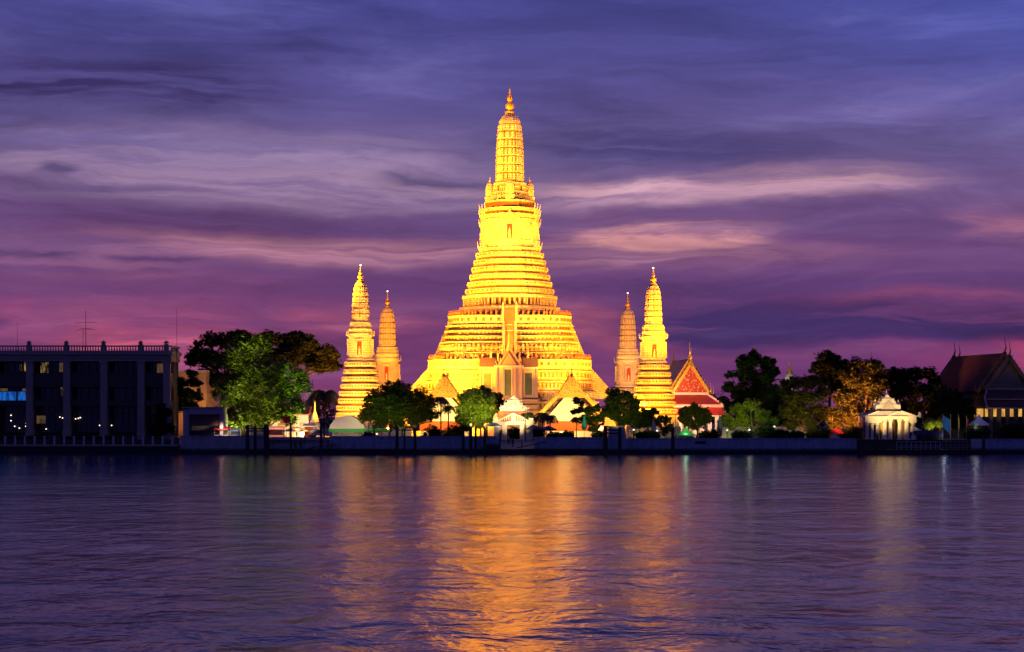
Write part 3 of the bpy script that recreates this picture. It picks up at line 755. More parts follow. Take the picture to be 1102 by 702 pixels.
def chapel(px, label):
    """small hall, gold gabled, facing the river"""
    Y = 318.0; s = S(Y)
    t = thing('chapel', label, 'chapel', (X(px, Y), Y, GZ), group='two gold gabled chapels before the tallest tower')
    def zz(py): return Z(py, Y)-GZ
    D = 22.0
    b = MB(); b.box(-26*s, 26*s, .4, D-.4, 0, zz(448)); b.extrude_y([(-25*s, zz(448)), (25*s, zz(448)), (5*s, zz(425)), (-5*s, zz(425))], .4, D-.4)
    b.build('wall', M_CREAM, t)
    b = MB(); b.box(-26.4*s, 26.4*s, .25, .39, zz(464), zz(453.5)); b.build('dado', M_ORANGE, t)
    # two-tier roof of steep slabs
    r = MB()
    for sg in (-1, 1):
        r.slab((sg*38*s, -.6, zz(448)), (sg*24*s, -.6, zz(434.5)), (sg*24*s, D, zz(434.5)), (sg*38*s, D, zz(448)), -.35*sg)
        r.slab((sg*24.2*s, -.6, zz(434.2)), (sg*11*s, -.6, zz(420)), (sg*11*s, D, zz(420)), (sg*24.2*s, D, zz(434.2)), -.34*sg)
        r.slab((sg*14.6*s, -.9, zz(426)), (0, -.9, zz(403)), (0, D*.92, zz(403)), (sg*14.6*s, D*.92, zz(426)), -.32*sg)
    r.build('roof', M_GOLDROOF, t)
    b = MB(); b.extrude_y([(-13*s, zz(426.5)), (13*s, zz(426.5)), (0, zz(406))], -.55, .4); b.box(-13.5*s, 13.5*s, -.65, -.2, zz(428.2), zz(426.6)); b.build('pediment', M_GOLD, t)
    b = MB()
    for sg in (-1, 1):
        b.slab((sg*15.4*s, -1.15, zz(426.4)), (0, -1.15, zz(401.6)), (0, -.86, zz(401.6)), (sg*15.4*s, -.86, zz(426.4)), -.5*sg)
        b.slab((sg*39*s, -.9, zz(448.2)), (sg*11.5*s, -.9, zz(420)), (sg*11.5*s, -.61, zz(420)), (sg*39*s, -.61, zz(448.2)), -.75*sg)
        for k in range(1, 7):
            f = k/7; b.path([(sg*15*s*f, -1.0, zz(402)+(zz(426.4)-zz(402))*f), (sg*15*s*f+sg*.2, -1.0, zz(400.2)+(zz(426.4)-zz(402))*f)], .12, .03, 5)
        for k in range(1, 9):
            f = k/9; x_, z_ = sg*(12+27*f)*s, zz(420)+(zz(448)-zz(420))*f
            b.path([(x_, -.8, z_), (x_+sg*.2, -.8, z_+.45)], .12, .03, 5)
        chofa(b, sg*15.6*s, -1.0, zz(426.5), 1.5, sg*1.4); chofa(b, sg*39*s, -.8, zz(448), 1.5, sg*1.4)
    chofa(b, 0, -1.0, zz(402), 1.9, .6, .2); b.path([(0, -.9, zz(402)), (0, -.9, zz(393.5))], .14, .03, 5)
    b.build('bargeboard', M_GOLD, t)
    b = MB(); chofa(b, 0, D*.92, zz(402.6), 1.8, .4, .18); b.build('roof_finial', M_GOLD, t)
    b = MB(); b.path([(.3, 6, zz(404)), (.3, 6, zz(396))], .12, .03, 5); b.build('roof_finial', M_GOLD, t)
    b = MB(); b.box(-3*s, 3*s, .28, .45, 0, zz(453.3)); b.build('door', M_DARK, t)
    return t
chapel(615, 'gold gabled cream chapel standing to the right of the entrance porch')
chapel(478, 'gold gabled cream chapel half hidden behind the round green tree')

def red_temple():
    Y = 392.0; s = S(Y); px = 741
    t = thing('red_temple', 'red roofed temple hall with glittering gable behind the right gold tower', 'temple hall', (X(px, Y), Y, GZ), rz=R(5))
    def zz(py): return Z(py, Y)-GZ
    D = 20.0
    b = MB(); b.box(-22*s, 22*s, 2.0, D, 0, zz(425)); b.build('wall', M_WHITE, t)
    b = MB()
    for sg in (-1, 1):
        b.slab((sg*24*s, -.8, zz(423.5)), (0, -.8, zz(386)), (0, D, zz(386)), (sg*24*s, D, zz(423.5)), -.4*sg)
        b.slab((sg*20*s, -2.4, zz(421)), (0, -2.4, zz(391.5)), (0, -.85, zz(391.5)), (sg*20*s, -.85, zz(421)), -.35*sg)
        b.slab((sg*36*s, -.6, zz(436)), (sg*20*s, .3, zz(424.5)), (sg*20*s, D, zz(424.5)), (sg*36*s, D+1, zz(436)), -.35*sg)
    b.build('roof', mat('gold_green_tiles', (.34, .17, .04), .4, var=.35, scale=1.4), t)
    b = MB()
    b.slab((-30*s, -6.5, zz(435)), (30*s, -6.5, zz(435)), (18.5*s, -2.5, zz(425.4)), (-18.5*s, -2.5, zz(425.4)), .3)
    b.slab((-34*s, -8.5, zz(447)), (34*s, -8.5, zz(447)), (29*s, -6.4, zz(438.4)), (-29*s, -6.4, zz(438.4)), .3)
    b.build('skirt_roof', M_REDROOF, t)
    b = MB(); b.extrude_y([(-18.5*s, zz(422.5)), (18.5*s, zz(422.5)), (0, zz(394.5))], -2.1, -1.5)
    b.build('pediment', mat('red_gilt_relief', (.40, .045, .025), .5, metal=.1, var=.35, scale=2.5, speck=(1.7, (.78, .42, .10), .8)), t)
    b = MB(); b.box(-20*s, 20*s, -2.7, -1.6, zz(425.2), zz(422.6)); b.slab((-30.4*s,-6.9,zz(435.6)),(30.4*s,-6.9,zz(435.6)),(30.4*s,-6.3,zz(438.2)),(-30.4*s,-6.3,zz(438.2)),.2)
    b.box(-34.4*s, 34.4*s, -8.9, -8.45, zz(448.6), zz(447.1))
    for sg in (-1, 1): b.path([(sg*19*s, -2.6, zz(425)), (sg*30*s, -6.6, zz(434.4)), (sg*34*s, -8.6, zz(446.6))], .28, .28, 6)
    b.build('white_trim', mat('pink_white_trim', (.72, .50, .42), .7), t)
    b = MB()
    for sg in (-1, 1):
        b.slab((sg*21*s, -2.8, zz(422)), (0, -2.8, zz(389.5)), (0, -2.42, zz(389.5)), (sg*21*s, -2.42, zz(422)), -.7*sg)
        b.slab((sg*25*s, -1.3, zz(424)), (0, -1.3, zz(384.5)), (0, -.82, zz(384.5)), (sg*25*s, -.82, zz(424)), -.6*sg)
        b.slab((sg*25*s, D+.02, zz(424)), (0, D+.02, zz(384.5)), (0, D+.5, zz(384.5)), (sg*25*s, D+.5, zz(424)), -.6*sg)
        for k in range(1, 9):
            f = k/9; b.path([(sg*21*s*f, -2.6, zz(389.5)+(zz(422)-zz(389.5))*f), (sg*21.6*s*f+sg*.2, -2.6, zz(387.5)+(zz(422)-zz(389.5))*f)], .16, .03, 5)
        chofa(b, sg*21.4*s, -2.6, zz(422), 2.2, sg*2); chofa(b, sg*25.6*s, -1.0, zz(424), 2.2, sg*2); chofa(b, sg*36*s, -.4, zz(436), 1.8, sg*2)
    chofa(b, 0, -2.6, zz(389.5), 3.4, .5, .26); chofa(b, 0, -1.0, zz(385), 4.2, .6, .26); chofa(b, 0, D+.3, zz(385), 3.6, .5, .24)
    b.build('bargeboard', M_GOLD, t)
    for k in range(-3, 4): MB().box(k*8*s-.45, k*8*s+.45, -8.0, -7.2, 0, zz(447.3)).build('column', M_WHITE, t)
red_temple()

def dark_temple():
    Y = 330.0; s = S(Y); px = 1080
    t = thing('dark_temple', 'unlit brown roofed temple hall with amber windows at the far right', 'temple hall', (X(px, Y), Y, GZ), rz=R(14))
    def zz(py): return Z(py, Y)-GZ
    D = 20.0; f = 1.06
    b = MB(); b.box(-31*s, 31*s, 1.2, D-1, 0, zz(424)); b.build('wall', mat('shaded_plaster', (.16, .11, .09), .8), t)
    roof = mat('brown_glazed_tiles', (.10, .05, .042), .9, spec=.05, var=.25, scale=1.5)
    b = MB()
    for sg in (-1, 1):
        b.slab((sg*31*f*s, -.2, zz(421)), (0, -.2, zz(380)), (0, D, zz(380)), (sg*31*f*s, D, zz(421)), -.4*sg)
        b.slab((sg*27*f*s, -2.0, zz(418)), (0, -2.0, zz(384)), (0, -.22, zz(384)), (sg*27*f*s, -.22, zz(418)), -.35*sg)
        b.slab((sg*44*f*s, .6, zz(434)), (sg*27*s, .6, zz(421.5)), (sg*27*s, D-.5, zz(421.5)), (sg*44*f*s, D+.5, zz(434)), -.35*sg)
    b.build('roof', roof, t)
    b = MB()
    b.slab((-38*s, -5.0, zz(429.2)), (38*s, -5.0, zz(429.2)), (25*s, -1.9, zz(420)), (-25*s, -1.9, zz(420)), .3)
    b.slab((-43*s, -7.4, zz(439)), (43*s, -7.4, zz(439)), (37*s, -5.0, zz(431)), (-37*s, -5.0, zz(431)), .3)
    b.build('skirt_roof', roof, t)
    b = MB(); b.box(-38.4*s, 38.4*s, -5.3, -4.9, zz(430.8), zz(429.3)); b.box(-43.4*s, 43.4*s, -7.7, -7.35, zz(440.4), zz(439.1)); b.box(-27*s, 27*s, -2.1, -1.5, zz(420), zz(417.6))
    for sg in (-1, 1): b.path([(sg*26*s, -2, zz(419.5)), (sg*38*s, -5.1, zz(428.6)), (sg*43*s, -7.5, zz(438.4))], .22, .22, 6)
    b.build('trim', mat('grey_mauve_trim', (.28, .21, .21), .7), t)
    b = MB(); b.extrude_y([(-25*s, zz(417.5)), (25*s, zz(417.5)), (0, zz(387.5))], -1.6, -1.1); b.build('pediment', mat('dim_relief', (.15, .12, .09), .5, var=.4, scale=2.5, speck=(1.8, (.45, .28, .10), .55)), t)
    dg = mat('dull_gilt', (.26, .15, .07), .5, metal=.3, var=.35, scale=3)
    b = MB()
    for sg in (-1, 1):
        b.slab((sg*28*f*s, -2.4, zz(419)), (0, -2.4, zz(381.5)), (0, -2.02, zz(381.5)), (sg*28*f*s, -2.02, zz(419)), -.7*sg)
        b.slab((sg*32*f*s, -.55, zz(421.5)), (0, -.55, zz(378)), (0, -.22, zz(378)), (sg*32*f*s, -.22, zz(421.5)), -.6*sg)
        b.slab((sg*32*f*s, D, zz(421.5)), (0, D, zz(378)), (0, D+.4, zz(378)), (sg*32*f*s, D+.4, zz(421.5)), -.6*sg)
        for k in range(1, 9):
            q = k/9; b.path([(sg*28*s*q, -2.2, zz(381.5)+(zz(419)-zz(381.5))*q), (sg*28.6*s*q+sg*.2, -2.2, zz(379.4)+(zz(419)-zz(381.5))*q)], .14, .03, 5)
        chofa(b, sg*29*f*s, -2.2, zz(419), 1.9, sg*1.8); chofa(b, sg*33*f*s, -.4, zz(421.5), 1.9, sg*1.8); chofa(b, sg*44.5*f*s, .8, zz(434), 1.8, sg*1.8)
    chofa(b, 0, -2.2, zz(382), 2.6, .5, .22); chofa(b, 0, -.4, zz(378.5), 3.2, .6, .22); chofa(b, 0, D+.2, zz(378.5), 3.2, .5, .22); chofa(b, 0, D-2, zz(380), 2.6, .5, .2)
    b.build('bargeboard', dg, t)
    for k in range(-4, 4): MB().box((k*10+5)*s-.35, (k*10+5)*s+.35, -6.6, -5.9, 0, zz(440)).build('column', MATS['shaded_plaster'], t)
    b = MB(); b.box(-40*s, 40*s, -5.2, -4.9, 0, zz(448.5)); b.build('parapet', M_CONCD, t)
    for k in range(-4, 4):
        MB().box((k*10+5-3.6)*s, (k*10+5+3.6)*s, .9, 1.19, zz(449), zz(440)).build('window', M_WAMB, t)
dark_temple()

def small_spire(px, tip, base, Y, wpx, m, label, top=None):
    s = S(Y); t = thing('stupa', label, 'stupa', (X(px, Y), Y, GZ))
    def h(y): return Z(y, Y)-GZ
    w = wpx*s/2; H = h(tip); zb = h(base)
    b = MB(); b.lathe([(-.01, w*1.5), (zb*.5, w*1.4), (zb*.55, w*1.15), (zb, w*1.05), (zb+(H-zb)*.25, w*.92), (zb+(H-zb)*.36, w*.7), (zb+(H-zb)*.40, w*.42)], 20); b.build('bell', m, t, smooth=False)
    b = MB(); z0 = zb+(H-zb)*.40; hh = H-z0; pr = [(z0, w*.62), (z0+hh*.05, w*.62)]
    for i in range(7): q = i/8; pr += [(z0+hh*(.06+q*.6), w*.5*(1-q)), (z0+hh*(.06+q*.6+.05), w*.5*(1-q)), (z0+hh*(.06+q*.6+.06), w*.4*(1-q))]
    pr += [(z0+hh*.75, w*.08), (H, .02)]; b.lathe(pr, 14); b.build('spire', top or M_GOLD, t)
small_spire(850, 388, 412, 430, 13, M_WHITE, 'small white stupa with gilded tip between the dark trees')
small_spire(938, 378, 398, 470, 5, M_WHITE, 'thin pale spire tip poking above the orange lit tree')
small_spire(339, 431, 470, 322, 17, mat('shrine_plaster', (.36, .29, .22), .8), 'cream spired shrine lit up at right edge of the big tree', MATS['shrine_plaster'])

# ------------------------------------------------------------------ white gates at the landings
def tiered_gate(px, Y, ground, label, name, cat, plan):
    """ornate gateway: columns, lower gable with fretwork, stepped crown"""
    s = S(Y); t = thing(name, label, cat, (X(px, Y), Y, GZ))
    def zz(py): return Z(py, Y)-GZ
    return t, s, zz
CROWN = [(14, 442.6), (14, 438.4), (13.2, 437.2), (11.4, 436.8), (9.6, 436.4), (9.0, 434.2), (7.6, 433.2), (6.8, 432.6), (6.5, 430.4), (5.0, 429.4), (2.6, 428.8), (1.6, 427.4), (.5, 426.0)]
def crown(mb, s, zz, d, k=1.0, dy=0.0):
    """stepped crown with vertical shoulders, in three stages of falling depth"""
    for lo, hi, dd in ((0, 5, d), (4, 9, d*.8), (8, 13, d*.55)):
        pts = [(a*s*k, zz(y+dy)) for a, y in CROWN[lo:hi]]
        mb.extrude_y(pts + [(-x, z) for x, z in reversed(pts)], -dd, dd)
t, s, zz = tiered_gate(552.5, 304.0, 478, 'ornate white gateway with stepped crown at the central landing', 'landing_gate', 'gate', 0)
d = 1.6
for sg in (-1, 1):
    for xa, ya, yb in ((9.5, -d, -d+.9), (9.5, d-.9, d), (17.5, -d+.3, d-.3)):
        w = .45 if xa < 12 else .6; MB().box(sg*xa*s-w, sg*xa*s+w, ya, yb, 0, zz(457.2)).build('column', M_CREAM, t)
    MB().box(min(sg*12.1*s, sg*14.0*s), max(sg*12.1*s, sg*14.0*s), -.2, .2, 0, zz(468)).build('low_wall', M_CREAM, t)
b = MB(); b.box(-21.5*s, 21.5*s, -d-.1, d+.1, zz(457.2), zz(454.8)); b.box(-22.5*s, 22.5*s, -d-.25, d+.25, zz(454.8), zz(453.6))
for sg in (-1, 1): b.box(sg*19*s-.42, sg*19*s+.42, -d, d, zz(453.6), zz(450)); b.lathe([(0,.5),(.3,.45),(.5,.2),(.9,.03)], 8, (sg*19*s, 0, zz(450)))
b.build('entablature', M_CREAM, t)
b = MB(); b.extrude_y([(-17*s, zz(453.5)), (17*s, zz(453.5)), (11*s, zz(448.5)), (3*s, zz(444.6)), (-3*s, zz(444.6)), (-11*s, zz(448.5))], -d+.25, d-.2); b.build('screen', M_TERRA, t)
b = MB()
for sg in (-1, 1):
    b.slab((sg*18*s, -d-.1, zz(453.5)), (0, -d-.1, zz(443.8)), (0, d, zz(443.8)), (sg*18*s, d, zz(453.5)), -.22*sg)
for k in range(-6, 7):
    if k: x = k*2.4*s; b.box(x-.09, x+.09, -d+.02, -d+.22, zz(453.4), zz(445.2+abs(k)*1.25))
b.box(-2.0*s, 2.0*s, -d-.05, -d+.24, zz(453.4), zz(444.5))
b.build('gable', M_CREAM, t)
b = MB(); b.box(-14.5*s, 14.5*s, -1.15, 1.15, zz(444.8), zz(442.6)); b.build('band', M_TERRA, t)
b = MB(); crown(b, s, zz, 1.0); b.extrude_y([(-9*s, zz(441.5)), (9*s, zz(441.5)), (0, zz(433))], -1.16, -1.003); b.lathe([(0,.35),(.3,.35),(.4,.15),(1.1,.02)], 8, (0, 0, zz(428.6)))
for sg in (-1, 1): b.lathe([(0,.32),(.25,.3),(.5,.12),(.95,.02)], 8, (sg*13.4*s, 0, zz(440.3))); b.lathe([(0,.3),(.25,.28),(.5,.1),(.85,.02)], 8, (sg*9.2*s, 0, zz(435.6)))
b.build('crown', M_CREAM, t)

t, s, zz = tiered_gate(957, 304.0, 476, 'cream lit pavilion with pale columns and stepped crown behind flags', 'landing_pavilion', 'pavilion', 0)
d = 3.0
for xx, rr, tp in ((-27, .8, 455.2), (-21.5, .8, 455.2), (-16, .8, 455.2), (-8.6, 1.15, 451.3), (-2.2, .95, 451.3), (7.6, .95, 451.3), (15.2, 1.15, 451.3), (21.6, .8, 455.2)):
    MB().lathe([(0,.55*rr),(.3,.55*rr),(.35,.42*rr),(zz(tp)-.5,.36*rr),(zz(tp)-.4,.52*rr),(zz(tp),.52*rr)], 10, (xx*s, -d+.5, 0)).build('column', M_CREAM, t, smooth=False)
b = MB(); b.box(-27*s, 23*s, .3, d, 0, zz(451.4)); b.build('wall', mat('ochre_plaster', (.34, .19, .09), .8), t)
for xx in (-14.5, 2.5, 10.3): MB().box((xx-2.2)*s, (xx+2.2)*s, .1, .29, 0, zz(456)).build('doorway', M_DARK, t)
b = MB(); b.box(-11.5*s, 18*s, -d-.25, d, zz(451.3), zz(449)); b.box(-30*s, -11.52*s, -d, d, zz(455.2), zz(449)); b.box(18.02*s, 25*s, -d, d, zz(455.2), zz(449)); b.box(-32*s, 27*s, -d-.4, d+.2, zz(449), zz(448))
for sg, xe in ((1, 27.5), (-1, -32)):
    b.path([(xe*s, -d, zz(448.5)), (xe*s+sg*.3, -d, zz(446)), (xe*s+sg*.05, -d, zz(443.8))], .42, .12, 7)
b.extrude_y([(23*s, zz(459)), (33*s, zz(464)), (33*s, zz(466)), (23*s, zz(463))], -d+.4, d-.4)          # sloping wing of the right side
b.extrude_y([(23*s, zz(463)), (26*s, zz(464.5)), (26*s, zz(477)), (23*s, zz(477))], -d+.8, d-.8)
b.build('entablature', M_CREAM, t)
b = MB()
roofg = mat('grey_stone_roof', (.44, .40, .34), .8, var=.2, scale=2)
b.extrude_y([(-31*s, zz(447.9)), (26*s, zz(447.9)), (9*s, zz(442.5)), (-15*s, zz(442.5))], -d+.3, d-.3); b.build('roof', roofg, t)
b = MB()
for sg in (-1, 1):
    x0, x1 = (26*s, 9*s) if sg > 0 else (-31*s, -15*s)
    b.slab((x0, -d, zz(447.7)), (x1, -d, zz(442)), (x1, -d+.28, zz(442)), (x0, -d+.28, zz(447.7)), -.3*sg)
b.slab((-7*s, -d-.1, zz(447.7)), (5*s, -d-.1, zz(442.6)), (5*s, -d+.25, zz(442.6)), (-7*s, -d+.25, zz(447.7)), .28)
b.slab((24*s, -d-.1, zz(447.7)), (5*s, -d-.1, zz(442.6)), (5*s, -d+.25, zz(442.6)), (24*s, -d+.25, zz(447.7)), -.28)
b.build('gable_edge', M_CREAM, t)
b = MB(); b.box(-16*s, 10*s, -1.7, 1.7, zz(442.6), zz(441.4)); b.build('band', M_TERRA, t)
b = MB(); o_ = MB(); crown(o_, s, zz, 1.5, .95, -1.2)
b.v = [(x-3*s, y, z) for x, y, z in o_.v]; b.f, b.mi = o_.f, o_.mi
b.lathe([(0,.4),(.3,.4),(.45,.16),(1.3,.02)], 8, (-3*s, 0, zz(427)))
for xx in (-15.4, 9.4): b.lathe([(0,.42),(.35,.4),(.6,.15),(1.2,.02)], 8, (xx*s, -.2, zz(436.6)))
for xx in (-11, 5): b.lathe([(0,.36),(.3,.34),(.5,.12),(1.0,.02)], 8, (xx*s, -.2, zz(433.4)))
b.build('crown', M_CREAM, t)
b = MB(); b.extrude_y([(-11*s, zz(440.6)), (5*s, zz(440.6)), (-3*s, zz(431.5))], -1.72, -1.52); b.build('pediment', roofg, t)

# ------------------------------------------------------------------ buildings of the left bank
def left_building():
    Y = 309.0; s = S(Y); x0, x1 = X(-52, Y), X(183.5, Y)
    t = thing('riverside_building', 'dark three storey building with tall columns and roof balustrade at the left', 'building', (x1, Y, GZ))
    W = x1-x0; D = 7.5
    def zz(py): return Z(py, Y)-GZ
    def xx(px): return X(px, Y)-x1
    ztop = zz(378.5)
    b = MB()
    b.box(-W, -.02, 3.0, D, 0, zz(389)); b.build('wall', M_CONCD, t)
    b = MB(); b.box(-W-.3, .25, -.5, D+.2, zz(389), zz(382)); b.box(-W-.6, .55, -.85, D+.4, zz(382), ztop); b.box(-W-.35, .3, -.62, D+.2, zz(385.8), zz(385.2)); b.build('entablature', M_CONC, t)
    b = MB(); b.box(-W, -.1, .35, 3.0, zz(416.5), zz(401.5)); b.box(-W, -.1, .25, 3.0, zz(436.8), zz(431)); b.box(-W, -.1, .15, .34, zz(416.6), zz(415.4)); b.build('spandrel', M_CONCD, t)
    cols = [-48, -8, 32, 72, 112, 152, 179.5]
    for cx in cols:
        c = MB(); w = 3.6*s
        c.box(xx(cx)-w, xx(cx)+w, -.35, .75, 0, zz(390.6)); c.box(xx(cx)-w-.15, xx(cx)+w+.15, -.48, .8, zz(390.6), zz(389.02)); c.box(xx(cx)-w-.12, xx(cx)+w+.12, -.45, .8, 0, zz(463))
        c.build('column', M_CONC, t)
    # roof balustrade
    c = MB(); c.box(-W-.4, .35, -.6, -.2, zz(373.4), zz(372.0)); c.box(-W-.4, .35, -.6, -.2, ztop+.003, zz(377.5))
    c.box(-.1, .35, -.2, D, zz(373.4), zz(372.0)); c.box(-.1, .35, -.2, D, ztop+.003, zz(377.5))
    n = int(W/.52)
    for i in range(n):
        bx = -W+.2+i*.52; c.lathe([(0,.09),(.12,.15),(.35,.13),(.5,.07),(.66,.12),(.74,.12)], 6, (bx, -.4, zz(377.5)))
    for i in range(13): c.lathe([(0,.09),(.12,.15),(.35,.13),(.5,.07),(.66,.12),(.74,.12)], 6, (.12, .2+i*.52, zz(377.5)))
    c.build('balustrade', M_CONC, t)
    for cx in cols:
        c = MB(); c.box(xx(cx)-.45, xx(cx)+.45, -.72, -.08, ztop+.005, zz(371.2)); c.lathe([(0,.32),(.06,.46),(.14,.24),(.26,.46),(.46,.50),(.62,.34),(.68,.14),(.8,.16),(.86,.02)], 8, (xx(cx), -.4, zz(371.2))); c.build('urn', M_CONC, t)
    # windows of each bay, dark glass with a mullion grid; some are lit
    rows = ((401.3, 389.2), (430.8, 416.8), (465.5, 437.2))
    for i in range(len(cols)-1):
        a, c2 = xx(cols[i])+3.7*s, xx(cols[i+1])-3.7*s
        for r_, (yb, yt) in enumerate(rows):
            m = M_GLASSD
            wdw = MB(); wdw.box(a, c2, 2.6, 2.9, zz(yb), zz(yt)); wo_ = wdw.build('window', m, t)
            fr = MB(); k = 4 if r_ < 2 else 5
            for j in range(k+1): q = a+(c2-a)*j/k; fr.box(q-.07, q+.07, 2.45, 2.62, zz(yb), zz(yt))
            fr.box(a, c2, 2.44, 2.63, zz(yt)-.12, zz(yt)); fr.box(a, c2, 2.44, 2.63, zz(yb), zz(yb)+.12)
            if r_ == 2: fr.box(a, c2, 2.44, 2.63, zz(446), zz(444.6))
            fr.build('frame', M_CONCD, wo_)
    def pane(pa, pb, ya, yb, m): MB().box(xx(pa), xx(pb), 2.40, 2.52, zz(yb), zz(ya)).build('lit_pane', m, t)
    pane(-8, 13, 421.5, 431, M_WBLUE); pane(15, 28.3, 421.5, 431, M_WBLUE); pane(-8, 4, 418, 420.8, M_WDIM); pane(20, 28.3, 418, 420.8, M_WDIM)
    pane(16.5, 19.5, 392, 398.5, M_WYEL); pane(22, 28.4, 389.6, 399.4, M_WYEL); pane(39.8, 48, 389.6, 401, M_WYEL); pane(60, 67.8, 390, 400, M_WDIM)
    pane(61.5, 67, 417, 426, M_WYEL); pane(35.5, 45, 447.5, 456, M_WDIM); pane(166, 174, 391, 401, M_WDIM)
    bl = MB()
    for (px, py) in ((8,447),(24,459),(27,447),(17,461),(12,459),(24.6,456),(61,449),(64,450),(66,449.4),(78,451),(81,450.4),(83,449.6),(104,458),(107.5,457.4),(117,458),(8,453),(46,462)):
        bl.lathe([(-.11,.02),(-.07,.11),(.07,.11),(.11,.02)], 6, (xx(px), 2.2, zz(py)))
    bl.build('ceiling_lamp', lit('small_lamp', (1, .82, .6), 2.5), t)
    ant = None
    # door canopy light on the return wall
    return t, Y
lb, LBY = left_building()
spot((X(189.5, 313), 313.5, 4.2), (X(186, 313), 316, 18), 200, (1, .72, .25), ang=80)
spot((X(176, 309.5), 310.6, 4.0), (X(174, 311), 311.5, 16), 260, (1, .70, .30), ang=70)
# masts on its roof
zr = Z(378.5, LBY)
t = thing('television_antenna', 'television antenna with crossed arms on the left building roof', 'antenna', (X(92.3, 314), 314, zr))
h_ = Z(334, 314)-zr
b = MB(); b.tube((0,0,0), (0,0,h_), .07, .04); b.tube((-.55,0,0), (-.55,0,h_*.55), .04); b.tube((-.55, 0, h_*.5), (0, 0, h_*.42), .03); b.build('mast', M_DSTEEL, t)
b = MB()
for q, wd in ((.70, 2.0), (.53, 1.9), (.56, 1.2)):
    b.tube((-wd, 0, h_*q), (wd*.95, 0, h_*q+.15), .035)
    for k in range(7): b.tube((-wd+k*wd*.32, -.6, h_*q+.02*k), (-wd+k*wd*.32, .6, h_*q+.02*k), .025, n=4)
b.build('aerial', M_DSTEEL, t)
tag(MB().tube((0,0,0), (0,0,Z(347.5, 313)-zr), .045, .02).tube((0,0,0),(0,0,.5),.15).build('whip_antenna', M_DSTEEL, loc=(X(18.5, 313), 313, zr)), 'single thin rod antenna near left end of the building roof', 'antenna')
tag(MB().tube((0,0,0), (0,0,Z(332, 312)-GZ), .075, .03).box(-.3,.3,-.3,.3,0,.3).build('mast', M_DSTEEL, loc=(X(190.3, 312), 312, GZ)), 'tall thin mast between the left building and the big tree', 'mast')
# its quay
def quay():
    y = 299.0; x0, x1 = X(-55, y), X(191, y)
    t = thing('quay', 'low dark quay in front of the columned left building', 'quay', (0, y, 0))
    MB().box(x0, x1, .0, 6.0, -.5, Z(480.5, y)).build('quay_wall', M_BLACK, t)
    MB().box(x0-.05, x1+.05, -.15, 6.1, Z(480.5, y)+.003, Z(478.6, y)).build('kerb', M_CONC, t)
    MB().box(x0, x1, 1.55, 1.9, -.3, 2.75).build('retaining_wall', M_CONCD, t)
    b = MB(); b.box(x0, x1, .35, .42, Z(470.6, y), Z(470, y)); b.box(x0, x1, .37, .40, Z(474.6, y), Z(474.2, y)); b.build('rail', M_DSTEEL, t)
    for k in range(0, 23):
        px = -48+k*10.6
        if px < 190: MB().box(X(px, y)-.16, X(px, y)+.16, .2, .52, Z(478.6, y)+.002, Z(469.4, y)).build('railing_post', M_STEEL, t)
quay()
hedge_spots = []
# ochre building behind
t = thing('ochre_building', 'flat roofed ochre building lit orange behind the left building', 'building', (X(204, 332), 332, GZ))
s = S(332)
MB().box(-16*s, 18*s, 0, 12, 0, Z(400.6, 332)-GZ).build('wall', mat('ochre_wall', (.58, .34, .16), .8, var=.12), t)
MB().box(-16.6*s, 18.6*s, -.35, 12.3, Z(400.6, 332)-GZ+.003, Z(398.6, 332)-GZ).build('parapet', M_CREAM, t)
for k in range(3): MB().box((-10+k*10-2)*s, (-10+k*10+2)*s, -.06, .2, Z(430, 332)-GZ, Z(418, 332)-GZ).build('window', M_GLASSD, t)
spot((X(204, 322), 322, 4), (X(206, 332), 332, 13), 2600, (1, .34, .08), ang=100)
# boat shed on the wall
def shed():
    Y = 302.2; s = S(Y); t = thing('boat_shed', 'pale flat roofed shed with dark opening on the river wall', 'shed', (X(221, Y), Y, GZ))
    def zz(py): return Z(py, Y)-GZ
    b = MB(); b.box(-24*s, -18*s, 0, 5, 0, zz(441)); b.box(-18*s, 19*s, 4.0, 5, 0, zz(446)); b.box(15.5*s, 19*s, 0, 3.98, 0, zz(446)); b.build('wall', M_PALEWALL, t)
    MB().box(-18*s, 19*s, -.1, 3.98, zz(446), zz(439.5)).build('fascia', M_PALEWALL, t)
    MB().box(-17.9*s, 15.4*s, .7, .9, zz(458.5), zz(446.1)).build('shutter', mat('brown_shutter', (.13, .065, .05), .7), t)
    MB().box(-25*s, 20*s, -.3, 5.2, zz(439.4), zz(438.2)).build('roof', M_CONC, t)
    MB().box(-17.9*s, 15.4*s, .72, .86, 0, zz(463.5)).build('counter', M_BLACK, t)
shed()

